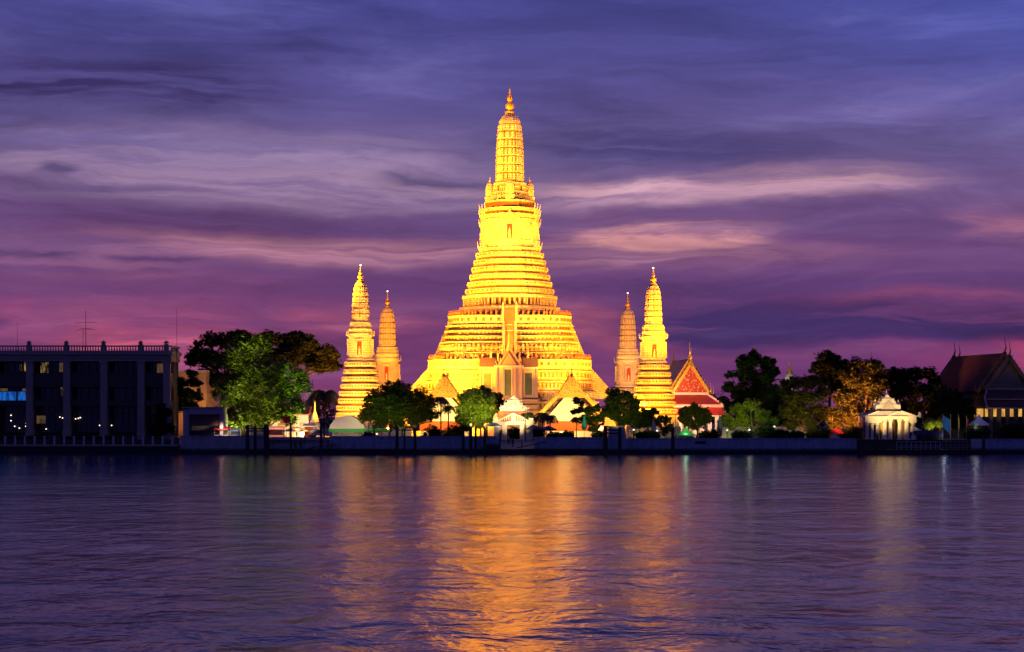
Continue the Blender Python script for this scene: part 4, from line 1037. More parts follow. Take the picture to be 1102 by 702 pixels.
# ------------------------------------------------------------------ trees
def leafmat(name, col, var=.45):
    m = bpy.data.materials.new(name); m.use_nodes = True; nt = m.node_tree; h = NG(nt); nt.nodes.clear()
    t = h.n('ShaderNodeTexCoord'); a = h.noise(t.outputs['Object'], .9, 4, .65); b = h.noise(t.outputs['Object'], 4.0, 2, .6)
    f = h.m('ADD', h.m('MULTIPLY', a, .5), h.m('MULTIPLY', b, .5))
    c = h.ramp(f, [(.36, tuple(v*(1-var) for v in col)), (.5, col), (.66, tuple(min(1, v*(1+var)) for v in col))])
    d = h.n('ShaderNodeBsdfDiffuse'); tr = h.n('ShaderNodeBsdfTranslucent'); gl = h.n('ShaderNodeBsdfGlossy'); gl.inputs['Roughness'].default_value = .35
    nt.links.new(c, d.inputs[0]); nt.links.new(c, tr.inputs[0]); gl.inputs[0].default_value = (.5, .5, .5, 1)
    mx = h.n('ShaderNodeMixShader'); mx.inputs[0].default_value = .35; nt.links.new(d.outputs[0], mx.inputs[1]); nt.links.new(tr.outputs[0], mx.inputs[2])
    m2 = h.n('ShaderNodeMixShader'); m2.inputs[0].default_value = .06; nt.links.new(mx.outputs[0], m2.inputs[1]); nt.links.new(gl.outputs[0], m2.inputs[2])
    o = h.n('ShaderNodeOutputMaterial'); nt.links.new(m2.outputs[0], o.inputs[0])
    return m
LEAF = leafmat('green_leaves', (.080, .110, .020))
LEAFB = leafmat('bright_green_leaves', (.125, .160, .020))
LEAFD = leafmat('dark_green_leaves', (.032, .052, .016))
LEAFO = leafmat('olive_leaves', (.075, .080, .022))
LEAFP = leafmat('palm_leaves', (.045, .075, .02))

def leaf_cloud(mb, rng, blobs, n, size, hang=0.0):
    """many small bent leaf sprays spread through the volume of the clumps, denser near their surface"""
    vol = [b[3]**2 for b in blobs]; tot = sum(vol)
    for (x, y, z, r, fl) in blobs:
        k = int(1.75*n*r*r/tot)
        for _ in range(k):
            d = Vector((rng.gauss(0,1), rng.gauss(0,1), rng.gauss(0,1))).normalized()
            rr = r*(rng.random()**.42)*rng.uniform(.9, 1.12)*(1+.16*math.sin(5*d.x+3*d.z+x)+.12*math.sin(7*d.y+4*d.x+z))
            c = Vector((x+d.x*rr, y+d.y*rr, z+d.z*rr*fl))
            a = rng.uniform(0, 2*PI); tilt = rng.uniform(-.9, .9)
            sz = size*1.12*rng.uniform(.55, 1.35)
            u_ = Vector((math.cos(a), math.sin(a), math.sin(tilt)*.8 - hang)).normalized()
            w_ = Vector((-math.sin(a), math.cos(a), rng.uniform(-.7, .7))).normalized()
            p = [c-u_*sz, c+w_*sz*.42-u_*sz*.1, c+u_*sz, c-w_*sz*.42+u_*sz*.1]
            mb.add([tuple(q) for q in p], [(0,1,2,3)])
def tree(name, label, cat, Y, blobs_px, trunks, leaf, n, size=.42, seed=1, flat=.85, depth=.8, hang=0.0, group=None, trunk_r=.35, gy=GZ, sub=5):
    """blobs_px: (px, py, radius px) of the main clumps; trunks: list of (px at ground) ; everything becomes metres at distance Y"""
    rng = random.Random(seed); s = S(Y)
    cx = sum(b[0] for b in blobs_px)/len(blobs_px)
    t = thing(name, label, cat, (X(cx, Y), Y, gy), group=group)
    bl = []; main = []
    for (px, py, r) in blobs_px:
        x, z, rm = (px-cx)*s, Z(py, Y)-gy, r*s; y = rng.uniform(-1, 1)*rm*depth
        main.append((x, y, z, rm))
        bl.append((x, y, z, rm*.92, flat))
        for _ in range(sub):
            d = Vector((rng.gauss(0,1), rng.gauss(0,1), rng.gauss(0,.8))).normalized()
            q = rm*rng.uniform(.6, 1.12); bl.append((x+d.x*q, y+d.y*q, z+d.z*q*flat, rm*rng.uniform(.22, .46), flat))
    tm = MB()
    zlow = min(m[2]-m[3]*.6 for m in main)
    for px in trunks:
        x = (px-cx)*s; rt = trunk_r; zt = max(.6, zlow*.9)
        kx = x+rng.uniform(-.3, .3)
        tm.path([(x, 0, -.05), (x+(kx-x)*.3, .05, zt*.5), (kx, .1, zt)], rt, rt*.72, 8)
        for m in main:
            if len(trunks) > 1 and abs(m[0]-x) > 8*s+m[3]*1.6: continue
            mid = ((kx+m[0])*.5+rng.uniform(-.3,.3), m[1]*.5, zt+(m[2]-zt)*.55)
            tm.path([(kx, .1, zt-.2), mid, (m[0], m[1], m[2]+m[3]*.2)], rt*.5, rt*.10, 6)
            for _ in range(3):
                d = Vector((rng.gauss(0,1), rng.gauss(0,1), rng.uniform(-.2,1))).normalized()*m[3]*.8
                tm.tube((m[0], m[1], m[2]), (m[0]+d.x, m[1]+d.y, m[2]+d.z), rt*.16, rt*.04, 5)
    tm.build('trunk', M_BARK, t)
    lm = MB(); leaf_cloud(lm, rng, bl, n, size, hang); lm.build('crown', leaf, t)
    return t
def palm(px, Y, top, label, spread, seed=1, n=26, lean=0.0, gy=GZ, fan=False):
    rng = random.Random(seed); s = S(Y); t = thing('palm_tree', label, 'palm', (X(px, Y), Y, gy)); spread *= 1.35; h = Z(top, Y)-gy-spread*s*.30
    tm = MB(); tm.path([(0,0,-.05), (lean*.3, 0, h*.35), (lean*.8, 0, h*.8), (lean, 0, h)], .17, .11, 8); tm.build('trunk', M_BARK, t)
    lm = MB(); L_ = spread*s
    for k in range(n):
        a = 2*PI*k/n+rng.uniform(-.2,.2); up = rng.uniform(.3, 1.4); prev = Vector((lean, 0, h)); pts = []
        for q in range(7):
            f = q/6; pts.append(Vector((lean+math.cos(a)*L_*f, math.sin(a)*L_*f, h+L_*(up*f-(.9+up*.75)*f*f))))
        for q in range(6):
            p0, p1 = pts[q], pts[q+1]; d = (p1-p0).normalized(); side = d.cross(Vector((0,0,1))).normalized(); w = L_*.34*math.sin(PI*min(1,(q+.9)/6.6))+.05
            for sg in (-1, 1):
                for e in (0, .33, .66):
                    c = p0+(p1-p0)*e; lm.add([tuple(c), tuple(c+(p1-p0)*.3), tuple(c+(p1-p0)*.55+side*sg*w+Vector((0,0,-w*.45)))], [(0,1,2)])
    lm.build('crown', LEAFP, t)
    return t

GT = 'trees along the bank'
tree('rain_tree', 'dark spreading tree top behind the left of the big green tree', 'tree', 338, [(213,381,13),(226,366,12),(242,367,14),(258,364,12),(206,390,8),(226,388,16),(246,386,16),(219,404,11),(236,408,14),(252,410,14),(268,366,11)], [238], LEAFD, 9000, .42, 11, .75, trunk_r=.6, hang=.1)
tree('rain_tree', 'olive spreading tree top leaning out right behind the big green tree', 'tree', 336, [(352,381,15),(346,394,12),(358,394,9),(333,372,11),(318,366,12),(303,366,12),(289,364,12),(318,384,15),(337,386,13),(300,384,14)], [322], LEAFO, 15000, .42, 12, .72, trunk_r=.6, hang=.1)
tree('broadleaf_tree', 'biggest bright green tree floodlit from below at the left bank', 'tree', 312, [(266,371,13),(283,372,12),(254,388,17),(276,392,21),(262,412,22),(288,414,23),(246,425,17),(270,436,21),(296,437,19),(312,420,15),(322,404,11),(328,416,9),(240,446,12),(256,452,12),(280,453,11),(308,446,12),(322,436,9),(305,400,13)], [262,288], LEAFB, 17000, .38, 13, .95, trunk_r=.45)
tree('small_tree', 'small dark tree against the orange lit ochre building', 'tree', 318, [(196,412,8),(200,424,10),(205,410,6),(195,437,8),(205,436,8),(212,426,7),(208,402,6),(211,413,6),(190,424,6)], [199], LEAFD, 3400, .34, 14, trunk_r=.16)
tree('cypress_shrub', 'dark upright shrub before the right end of the left building', 'shrub', 303.6, [(172,438,6),(173,449,9),(180,444,6),(171,462,10),(181,460,8)], [174], LEAFD, 2600, .3, 15, trunk_r=.14)
tree('round_tree', 'broad round green tree before the left chapel', 'tree', 306, [(402,430,11),(418,424,12),(434,422,13),(450,426,12),(462,434,10),(398,442,11),(414,440,14),(432,440,16),(450,442,14),(464,446,8),(392,448,8),(408,451,11),(426,453,11),(446,452,10),(424,431,12),(440,433,12),(410,433,12),(458,444,9)], [403,419,433,446], LEAF, 12000, .34, 16, .95, trunk_r=.2)
tree('weeping_tree', 'bright green drooping tree left of the central gateway', 'tree', 304.5, [(500,430,8),(512,427,9),(524,430,9),(498,443,9),(512,441,11),(526,442,9),(502,455,8),(516,453,8),(528,452,5),(494,452,5)], [506,517], LEAFB, 7000, .34, 17, 1.1, hang=.75, trunk_r=.17)
tree('leafy_tree', 'darker tree rising behind the bright drooping tree', 'tree', 313, [(510,424,8),(522,422,8),(533,428,8),(540,436,7),(531,438,8),(502,428,7)], [524], LEAFO, 3400, .33, 18, trunk_r=.2)
tree('thin_tree', 'thin open tree standing before the cream gable of the right chapel', 'tree', 304, [(620,431,5),(625,434,4),(618,443,4),(624,441,5),(619,452,4),(626,452,5)], [620], LEAFD, 900, .32, 19, trunk_r=.12)
tree('thin_tree', 'bushy thin tree at the right edge of the right chapel', 'tree', 304.6, [(634,442,6),(642,440,5),(636,452,7),(645,450,6),(630,449,4),(640,461,6),(650,446,4)], [639], LEAF, 2000, .33, 20, trunk_r=.13)
tree('leafy_tree', 'dense dark tree between the right chapel and right gold tower', 'tree', 309, [(664,427,8),(673,426,7),(680,434,9),(666,440,11),(680,446,10),(660,447,7),(672,452,9),(690,448,8),(656,432,6),(688,456,7),(654,442,8),(659,423,7),(660,431,8)], [666,682], LEAF, 5200, .35, 21, trunk_r=.2)
tree('small_tree', 'small dark tree before the foot of the right gold tower', 'tree', 305, [(699,447,7),(704,443,5),(697,456,7),(706,455,6),(711,450,4)], [702], LEAFD, 1700, .3, 22, trunk_r=.12)
tree('small_tree', 'slender dark shrub tree beside pole near the green tent', 'tree', 304, [(718,452,5),(720,461,6),(715,464,5)], [718], LEAFD, 800, .28, 23, trunk_r=.09)
tree('leafy_tree', 'rounded green tree below the red temple roof', 'tree', 309, [(738,444,8),(748,441,9),(757,445,8),(742,454,8),(753,455,8),(734,451,5),(762,452,5)], [741,750], LEAF, 4200, .33, 24, trunk_r=.16)
tree('tall_tree', 'tall dark ragged tree right of the red temple', 'tree', 322, [(800,390,9),(812,387,10),(824,391,9),(832,400,7),(806,404,13),(822,408,13),(787,403,5),(783,417,7),(794,424,12),(812,424,14),(830,424,12),(786,438,9),(802,442,10),(826,442,11),(840,436,8),(778,430,5),(838,452,7)], [809], LEAFD, 11500, .38, 25, .95, trunk_r=.5)
tree('green_tree', 'lit green lower tree under the tall dark ragged tree', 'tree', 308, [(782,450,6),(795,440,8),(808,436,9),(800,452,9),(820,448,9),(831,455,7),(788,458,6),(776,455,4)], [809], LEAFB, 3000, .33, 26, trunk_r=.3)
tree('leafy_tree', 'brown green tree below the small white stupa', 'tree', 312, [(846,415,8),(858,412,9),(870,412,10),(850,428,12),(868,428,13),(884,424,10),(846,444,10),(862,446,10),(880,442,11),(852,458,7),(872,458,8),(890,450,6)], [868], LEAFO, 8000, .34, 27, trunk_r=.22)
tree('tall_tree', 'tall dark tree with rounded top left of the orange lit tree', 'tree', 334, [(886,386,10),(896,388,9),(880,396,9),(892,400,13),(904,396,11),(898,414,12),(884,410,9),(912,404,10)], [893], LEAFD, 6500, .4, 28, trunk_r=.4)
tree('lamplit_tree', 'leafy tree glowing orange from lamps left of the right pavilion', 'tree', 318, [(922,394,11),(936,396,11),(948,402,9),(914,408,12),(930,410,13),(946,414,10),(908,428,12),(924,428,12),(940,426,9),(900,446,10),(914,446,11),(930,440,8),(898,458,7),(916,456,8)], [915,930], LEAFO, 11000, .35, 29, .95, trunk_r=.25)
tree('leafy_tree', 'wide dark tree mass directly behind the right pavilion', 'tree', 336, [(958,404,9),(972,406,11),(988,402,10),(1000,402,9),(1008,410,8),(966,420,13),(984,420,14),(1000,424,12),(960,438,12),(980,440,13),(1000,442,12),(1016,420,7)], [985], LEAFD, 8500, .42, 30, trunk_r=.4)
tree('leafy_tree', 'dark rounded tree before the far right temple hall', 'tree', 318, [(1016,428,9),(1028,428,9),(1038,434,8),(1014,442,11),(1030,444,11),(1042,446,8),(1020,456,9),(1036,457,8),(1008,436,7),(1046,455,5)], [1028], LEAFD, 6000, .38, 31, trunk_r=.3)
tree('leafy_tree', 'dark tree filling the gap under the small white stupa', 'tree', 342, [(838,428,9),(850,424,8),(844,440,11),(858,438,10),(834,446,9),(850,454,10),(866,450,9)], [848], LEAFD, 4500, .4, 51, trunk_r=.3)
tree('leafy_tree', 'dark tree behind and right of the orange lit tree', 'tree', 345, [(908,412,10),(922,408,9),(952,412,10),(962,424,10),(910,430,11),(948,432,12),(930,424,12),(920,446,11),(950,450,11)], [935], LEAFD, 5500, .4, 52, trunk_r=.3)
palm(349, 345, 418, 'grey palm silhouette between the big tree and left gold tower', 16, 3)
palm(474.5, 303.8, 426, 'taller thin palm before the left chapel wall', 9, 4, 24)
palm(482.5, 303.6, 436, 'shorter thin palm right beside the taller chapel palm', 7, 5, 22)
palm(567.5, 304.6, 443, 'small palm close right of the central gateway', 8, 6, 24)
palm(584, 306, 443, 'small palm before the left slope of the right chapel roof', 9, 7, 26)
palm(592, 306.5, 446, 'small palm at the foot of the right chapel gable', 7, 8, 24)

def topiary(px, py, r, label):
    Y = 306.5; s = S(Y); rng = random.Random(px); t = thing('topiary', label, 'topiary', (X(px, Y), Y, GZ))
    z = Z(py, Y)-GZ; MB().tube((0,0,-.02), (0,0,z), .1, .07).build('trunk', M_BARK, t)
    m = MB(); R_ = r*s
    m.lathe([(z-R_*.9*math.cos(PI*i/10), max(.02, R_*.9*math.sin(PI*i/10))) for i in range(11)], 16)
    for _ in range(1500):
        d = Vector((rng.gauss(0,1), rng.gauss(0,1), rng.gauss(0,1))).normalized(); c = Vector((0,0,z))+d*R_*rng.uniform(.88,1.04)
        a = Vector((rng.gauss(0,1), rng.gauss(0,1), rng.gauss(0,1))).normalized()*.13; e = d.cross(a).normalized()*.09
        m.add([tuple(c-a), tuple(c+e), tuple(c+a), tuple(c-e)], [(0,1,2,3)])
    m.build('crown', leafmat('clipped_leaves', (.17, .20, .02), .25) if 'clipped_leaves' not in bpy.data.materials else bpy.data.materials['clipped_leaves'], t)
topiary(1000, 456, 6.6, 'larger yellow green clipped ball tree beside the right pavilion')
topiary(1011.5, 455.5, 5.2, 'smaller yellow green clipped ball tree next to the blue flag')
topiary(1073, 458, 3.2, 'tiny dim clipped ball tree right of the white pyramid tent')

def bush(px, w, top, Y, label, leaf=None, seed=1, dens=1.0):
    s = S(Y); rng = random.Random(seed); bl = []; n = max(2, int(w/5)); h = Z(top, Y)-GZ
    for k in range(n):
        f = (k+.5)/n-.5; rr = h*rng.uniform(.42, .58); bl.append((f*w*s, rng.uniform(-.3,.3), rr*.85, rr, .95))
    m = MB(); leaf_cloud(m, rng, bl, int(520*n*dens), .26)
    for k in range(n):
        for _ in range(3): m.tube((bl[k][0], 0, -.05), (bl[k][0]+rng.uniform(-.4,.4), rng.uniform(-.3,.3), h*.6), .03, .015, 4)
    return tag(m.build('bush', leaf or LEAFD, loc=(X(px, Y), Y, GZ)), label, 'bush')
for i, (px, w, top, Y, lab, lf) in enumerate((
    (467, 11, 455, 304.8, 'dark leafy bush between the round tree and the taller chapel palm', LEAFD),
    (490, 10, 453, 304.8, 'dark leafy bush at the left foot of the bright drooping tree', LEAF),
    (577, 13, 456, 305.4, 'dark leafy bush behind the navy parasols by the gateway', LEAF),
    (461, 14, 465.5, 302.6, 'dark dome shaped bush on the wall beside the pier frame', LEAFD),
    (486, 15, 464.5, 302.8, 'lit green low bush between chapel palms and the drooping tree', LEAFB),
    (397, 12, 464, 303.2, 'low dark bush right of the arched tent', LEAFD),
    (611, 8, 464, 303.0, 'green bush under the orange wall of the right chapel', LEAF),
    (597, 12, 463.5, 302.6, 'yellow green flowering bush left of the orange chapel wall', LEAFB),
    (697, 22, 464, 302.8, 'long dark bush before the white lamp by the right gold tower', LEAFD),
    (763, 18, 461, 302.6, 'dark bush right of the green tent with pale flowers', LEAFD),
    (798, 16, 463, 302.6, 'low dark bush at the foot of the tall ragged tree', LEAFD),
    (838, 16, 459, 302.8, 'dark rounded bush right of the tree trunk', LEAFD),
    (823, 9, 457, 303.0, 'upright dark bush beside the bright ground lamp', LEAFD),
    (858, 12, 463, 302.6, 'small dark bush under the brown green tree', LEAFD),
    (880, 18, 461, 302.8, 'dark bush left of the red parasol', LEAFD),
    (915, 16, 458, 302.8, 'dark bush between the red parasol and the right pavilion', LEAFD),
    (1052, 20, 458, 302.6, 'dark leafy bush below the white pyramid tent', LEAF),
    (1090, 26, 453, 303.0, 'pale speckled bush at the far right end', LEAFO),
    (645, 10, 463, 302.6, 'lit green bush under the bushy thin tree', LEAFB),
    (22, 60, 469, 303.4, 'clipped hedge before the left part of the columned building', LEAFD),
    (95, 60, 469, 303.4, 'clipped hedge before the middle of the columned building', LEAFD))):
    bush(px, w, top, Y, lab, lf, 40+i)
bush(551, 22, 459, 312, 'dark shrubs seen through the opening of the central gateway', LEAF, 71)
# far tree belt closing the view behind the temple
rng = random.Random(77); m = MB(); bl = []
for k in range(95):
    x = -210+k*4.4+rng.uniform(-2,2); h = rng.uniform(4.0, 7.0)
    if -45 < x < 45: h *= .8
    bl.append((x, 470+rng.uniform(-8,8), GZ+h*.8, h*.9, .9))
leaf_cloud(m, rng, bl, 15000, .8)
o = m.build('far_treeline', LEAFD); o['kind'] = 'stuff'
# a low white cloister wall closes the temple court
t = thing('court_wall', 'low white wall closing the temple court behind the trees', 'wall', (0, 330, GZ))
b = MB()
for xa, xb in ((-62, -43), (-27, -21), (-4+12, 20), (44, 62)): b.box(xa, xb, 0, .4, 0, 2.3)
b.build('wall', M_WHITE, t); b = MB()
for xa, xb in ((-62, -43), (-27, -21), (8, 20), (44, 62)): b.box(xa-.1, xb+.1, -.15, .55, 2.3, 2.6)
b.build('coping', M_TERRA, t)

# light among the trees
spot((X(246, 306.8), 306.8, 2.8), (X(244, 310), 309.5, 8.5), 8500, (.95, 1, .26), ang=120)
spot((X(270, 290), 290, 6.5), (X(272, 312), 308, 19.5), 62000, (.90, 1, .20), ang=30, blend=1.0)
spot((X(338, 291), 291, 6.5), (X(321, 312), 310, 14.5), 40000, (.62, 1, .20), ang=24, blend=1.0)
spot((X(290, 290), 290, 6.5), (X(284, 312), 308, 12), 8000, (.95, 1, .24), ang=36, blend=1.0)  # added general fill for the crown, no fixture over the river
spot((X(326, 307), 307.5, 3.0), (X(321, 312), 310, 14), 9000, (.62, 1, .20), ang=80)
spot((X(283, 305), 305.5, 3.0), (X(285, 312), 309, 8.5), 4000, (1, .95, .28), ang=120)
spot((X(330, 326), 326, 3.0), (X(340, 337), 337, 20), 2600, (1, .95, .30), ang=75)
def wash(px, py, power, col, ang=60, Yt=306, dx=0, Yl=293.0, zl=5.6):  # added lamps, no source there, brightening the dark tree fronts
    """lamp in mid-air over the river, thrown up into a crown"""
    spot((X(px+dx, Yl), Yl, zl), (X(px, Yt), Yt, Z(py, Yt)), power*1.1, col, ang=ang*.8, blend=1.0)
YG, GR, OL, OR = (.92, 1, .20), (.70, 1, .24), (1, .78, .22), (1, .27, .05)
wash(402, 438, 3800, YG, 62); wash(420, 432, 2600, GR, 60); wash(446, 440, 2000, OL, 62); wash(432, 450, 1500, GR, 60)
wash(508, 438, 17000, YG, 62, 304); wash(522, 445, 6000, YG, 62, 304); wash(528, 428, 4200, OL, 44, 312)
wash(622, 442, 900, GR, 50, 304); wash(640, 450, 3200, YG, 56, 304)
wash(664, 438, 4200, YG, 50, 308); wash(682, 440, 1800, GR, 62, 308); wash(702, 452, 1200, OL, 60, 305)
wash(748, 447, 3400, OL, 66, 308); wash(733, 452, 2200, YG, 50, 308)
wash(800, 440, 10500, YG, 56, 308); wash(818, 448, 5200, GR, 60, 308); wash(806, 400, 2300, OL, 44, 320); wash(786, 448, 5500, YG, 50, 306)
wash(856, 436, 5000, OL, 56, 311); wash(874, 446, 6000, OL, 56, 311); wash(846, 418, 1800, OL, 50, 311)
wash(896, 400, 3000, OL, 36, 332); wash(906, 440, 26000, OR, 50, 318)
spot((X(902, 306), 307, 3.4), (X(908, 318), 316, 9), 90000, OR, ang=66)
spot((X(922, 308), 308.5, 3.4), (X(930, 318), 316, 14.5), 24000, (1, .32, .06), ang=60)
wash(970, 418, 900, OL, 60, 330); wash(1030, 440, 700, OL, 60, 316)
spot((X(866, 304), 305, 2.9), (X(866, 312), 312, 10), 2600, (1, .62, .16), ang=100)
spot((X(1005.5, 304), 304.0, 3.6), (X(1005.5, 306.5), 306.5, 5.7), 700, (1, 1, .22), ang=130)
# chapels, gates, red temple, small shrines
for px in (478, 615):
    spot((X(px, 318)-4, 307.5, 3.4), (X(px, 318), 318, 10), 15000, (1, .56, .15), ang=95)
    spot((X(px, 318)+4, 307.5, 3.4), (X(px, 318), 318, 13.4), 15000, (1, .56, .15), ang=80)
spot((X(533, 292), 291, 4.5), (X(552, 304), 303, 9), 14000, (1, .70, .32), ang=44)
spot((X(573, 292), 291, 4.5), (X(553, 304), 303, 8), 10500, (1, .70, .32), ang=44)
spot((X(930, 292), 290, 4.5), (X(955, 304), 301, 8.5), 10000, (1, .66, .28), ang=46)
spot((X(978, 292), 290, 4.5), (X(958, 304), 301, 8.5), 5500, (1, .64, .26), ang=46)
spot((X(742, 360), 362, 8), (X(741, 392), 390, 16), 30000, (1, .52, .20), ang=60)
spot((X(733, 366), 372, 6), (X(741, 392), 386, 10), 15000, (1, .5, .3), ang=90)
spot((X(846, 415), 415, 6), (X(850, 430), 430, 15), 7000, (1, .8, .6), ang=70)
spot((X(335, 312), 311, 3.5), (X(341, 322), 322, 8), 2600, (1, .66, .36), ang=100)
spot((X(1070, 318), 318, 6), (X(1076, 330), 328, 15), 220, (1, .65, .35), ang=80)

# ------------------------------------------------------------------ landing stages
def pontoon(px0, px1, label, y=297.0, top=483.5, w=3.4):
    x0, x1 = X(px0, y), X(px1, y); t = thing('landing_stage', label, 'landing stage', ((x0+x1)/2, y, 0)); h = (x1-x0)/2
    MB().box(-h, h, -w/2, w/2, -.35, Z(top, y)-.12).build('hull', M_BLACK, t)
    MB().box(-h-.06, h+.06, -w/2-.1, w/2+.1, Z(top, y)-.117, Z(top, y)).build('deck', M_TIMBER, t)
    b = MB()
    for k in range(int(h*2/2.2)): b.tube((-h+1.1+k*2.2, -w/2-.12, .1), (-h+1.1+k*2.2, -w/2-.12, Z(top, y)-.14), .14, n=6)
    b.build('fender', M_BLACK, t)
    return Z(top, y)
zA = pontoon(287, 427, 'long low black landing stage under the left pier posts')
zB = pontoon(528, 652, 'black landing stage before the central gateway')
zC = pontoon(926, 1061, 'black landing stage before the right pavilion', top=484.0)
def pile(px, top, r, label, y=296.0, group='mooring piles'):
    b = MB(); z = Z(top, y); b.lathe([(-.6, r), (z*.5, r*.97), (z-.12, r*.93), (z, r*.6)], 9)
    b.lathe([(z*.62, r*1.12), (z*.62+.18, r*1.12)], 9)
    return tag(b.build('mooring_pile', M_TIMBER, loc=(X(px, y), y, 0)), label, 'mooring pile', group)
for px, top, r, lab, y in (
    (266.3, 457.5, .36, 'thick dark pile left of three under the biggest tree', 296), (274.6, 458, .30, 'thinner middle pile under the biggest tree', 296.2), (286.6, 457, .52, 'thickest dark pile at left end of the left landing stage', 294.6),
    (312.8, 455, .20, 'slim pile in front of the striped stalls', 294.9), (345.5, 453, .22, 'slim pile beside the white rails left of the arched tent', 294.9),
    (427.3, 457, .30, 'dark pile under the round green tree at landing end', 294.8), (435.4, 459, .16, 'thin pale edged pile joined by crossbars under round tree', 295.8), (446.6, 457.6, .26, 'right pile of the crossbarred pair under the round tree', 295.8),
    (498.4, 458, .26, 'left dark pile below the bright drooping tree', 296), (506.6, 456, .30, 'second dark pile below the bright drooping tree', 294.9), (511.8, 459, .24, 'third dark pile below the bright drooping tree', 296.3), (521.6, 460, .26, 'dark pile left of the ticket kiosk', 294.9),
    (651.6, 458.5, .42, 'thick dark pile left of the navy float box', 294.9), (667, 459.5, .34, 'dark pile before the right edge of the navy float box', 296.2),
    (724.2, 460.5, .34, 'lone dark pile left of the green tent', 296.2), (926.5, 460, .26, 'dark pile at left end of the right landing', 295), (944.0, 462, .24, 'dark pile among the flags of the right pavilion', 295), (1058.5, 469, .30, 'short dark pile at right end of the right landing', 295)):
    pile(px, top, r, lab, y)
def cross_frame(px0, px1, rows, y, label):
    b = MB()
    for r in rows: b.box(X(px0, y), X(px1, y), -.09, .09, Z(r, y)-.13, Z(r, y)+.13)
    tag(b.build('pile_crossbar', M_TIMBER, loc=(0, y, 0)), label, 'crossbar')
cross_frame(266, 288, (461.5, 464), 295.5, 'two dark crossbars tying the piles under the biggest tree')
cross_frame(428, 449, (460.5, 463), 295.45, 'crossbars tying the pile pair under the round tree')
cross_frame(651, 668, (463, 466.5), 295.55, 'crossbars tying the piles of the navy float box')
# navy float box
t = thing('float_box', 'navy blue panelled box with sloping right side between two piles', 'float box', (X(663, 299), 299, 0)); s = S(299)
MB().extrude_y([(-8.5*s, .0), (11.5*s, .0), (11.5*s, Z(471, 299)), (9*s, Z(459.6, 299)), (-8.5*s, Z(459.6, 299))], -.45, .35).build('body', M_RIVERWALL, t)
MB().box(-8.6*s, 9.1*s, -.5, .4, Z(459.6, 299)+.003, Z(458.8, 299)).build('lid', M_CONC, t)
# handrails
def handrail(px0, px1, base, top, y, label, m=None, n=None, slope=0.0, mid=True, kick=False):
    x0, x1 = X(px0, y), X(px1, y); zb = base; zt = Z(top, y); k = n or max(2, int((x1-x0)/1.3))
    t = thing('handrail', label, 'railing', (x0, y, 0)); W = x1-x0; m = m or M_STEEL
    b = MB(); b.tube((0,0,zt), (W,0,zt+slope), .05, n=6)
    if mid: b.tube((0,0,zb+(zt-zb)*.5), (W,0,zb+(zt-zb)*.5+slope), .035, n=5); b.tube((0,0,zb+(zt-zb)*.25), (W,0,zb+(zt-zb)*.25+slope), .03, n=5)
    b.build('rail', m, t)
    for i in range(k+1):
        q = i/k; MB().tube((W*q,0,zb+slope*q), (W*q,0,zt+slope*q), .05, n=6).build('post', m, t)
    return t
handrail(411, 422.5, zA, 474.5, 296.0, 'short white handrail on the left landing stage below the round tree')
handrail(633, 646.5, zB, 474.5, 296.0, 'short white handrail near right end of the central landing stage')
handrail(331, 359.5, zA, 473.5, 297.6, 'white handrail of the ramp right of the waiting people', slope=.0)
handrail(965, 1012, zC, 475.5, 296.2, 'long pale handrail on the right landing stage', n=9)
handrail(1014, 1050, zC, 475, 296.2, 'blue grey handrail at right part of right landing', m=M_CONC, n=8)
handrail(931, 963, zC, 473, 296.2, 'dark close railing before the lit pavilion columns', m=M_CONCD, n=14)
def ramp(px0, px1, y0, y1, Y, label):
    x0, x1 = X(px0, Y), X(px1, Y); z0, z1 = Z(y0, Y), Z(y1, Y); W = x1-x0
    t = thing('gangway', label, 'gangway', (x0, Y, 0))
    MB().slab((0,-.8,z0), (W,-.8,z1), (W,.8,z1), (0,.8,z0), .16).build('deck', M_TIMBER, t)
    for yy in (-.8, .8):
        b = MB(); b.tube((0,yy,z0+1.0), (W,yy,z1+1.0), .05, n=6); b.tube((0,yy,z0+.5), (W,yy,z1+.5), .035, n=5)
        for k in range(7): q = k/6; b.tube((W*q,yy,z0+(z1-z0)*q), (W*q,yy,z0+(z1-z0)*q+1.0), .04, n=5)
        b.build('handrail', M_STEEL, t)
ramp(556, 588, 481.5, 475, 297.4, 'sloping gangway with white rails right of the central gateway steps')
ramp(330, 360, 482.6, 477.5, 299.2, 'short gangway below the stalls on the left landing')
# central steps between the walls
t = thing('landing_steps', 'pale steps leading down through the central gateway', 'steps', (X(554.5, 300), 300, 0))
b = MB()
for k in range(7): b.box(-20.3*S(300), 20.3*S(300), -.9+k*.35, 3.0, -.3 if k == 0 else 1.0+(k-1)*.27, 1.0+k*.27)
b.build('step', M_CREAM, t)
# ticket kiosk on the stage
Y = 297.0; s = S(Y); t = thing('ticket_kiosk', 'small open kiosk with dark posts left of the central gateway', 'kiosk', (X(530.5, Y), Y, zB))
for sx in (-8.5, 7.5):
    for sy in (-1.1, 1.1): MB().box(sx*s-.12, sx*s+.12, sy-.12, sy+.12, 0, Z(459.2, Y)-zB).build('post', M_TIMBER, t)
MB().box(-8.3*s, 7.3*s, -1.2, -.98, 0, Z(472, Y)-zB).build('counter', M_RIVERWALL, t)
MB().loft([[(a*9.8*s, c*1.5, Z(459.2, Y)-zB) for a, c in ((-1,-1),(1,-1),(1,1),(-1,1))], [(a*9.8*s, c*1.5, Z(458.3, Y)-zB) for a, c in ((-1,-1),(1,-1),(1,1),(-1,1))], [(a*3*s, c*.3, Z(455.4, Y)-zB) for a, c in ((-1,-1),(1,-1),(1,1),(-1,1))]]).build('roof', M_CANVASB, t)

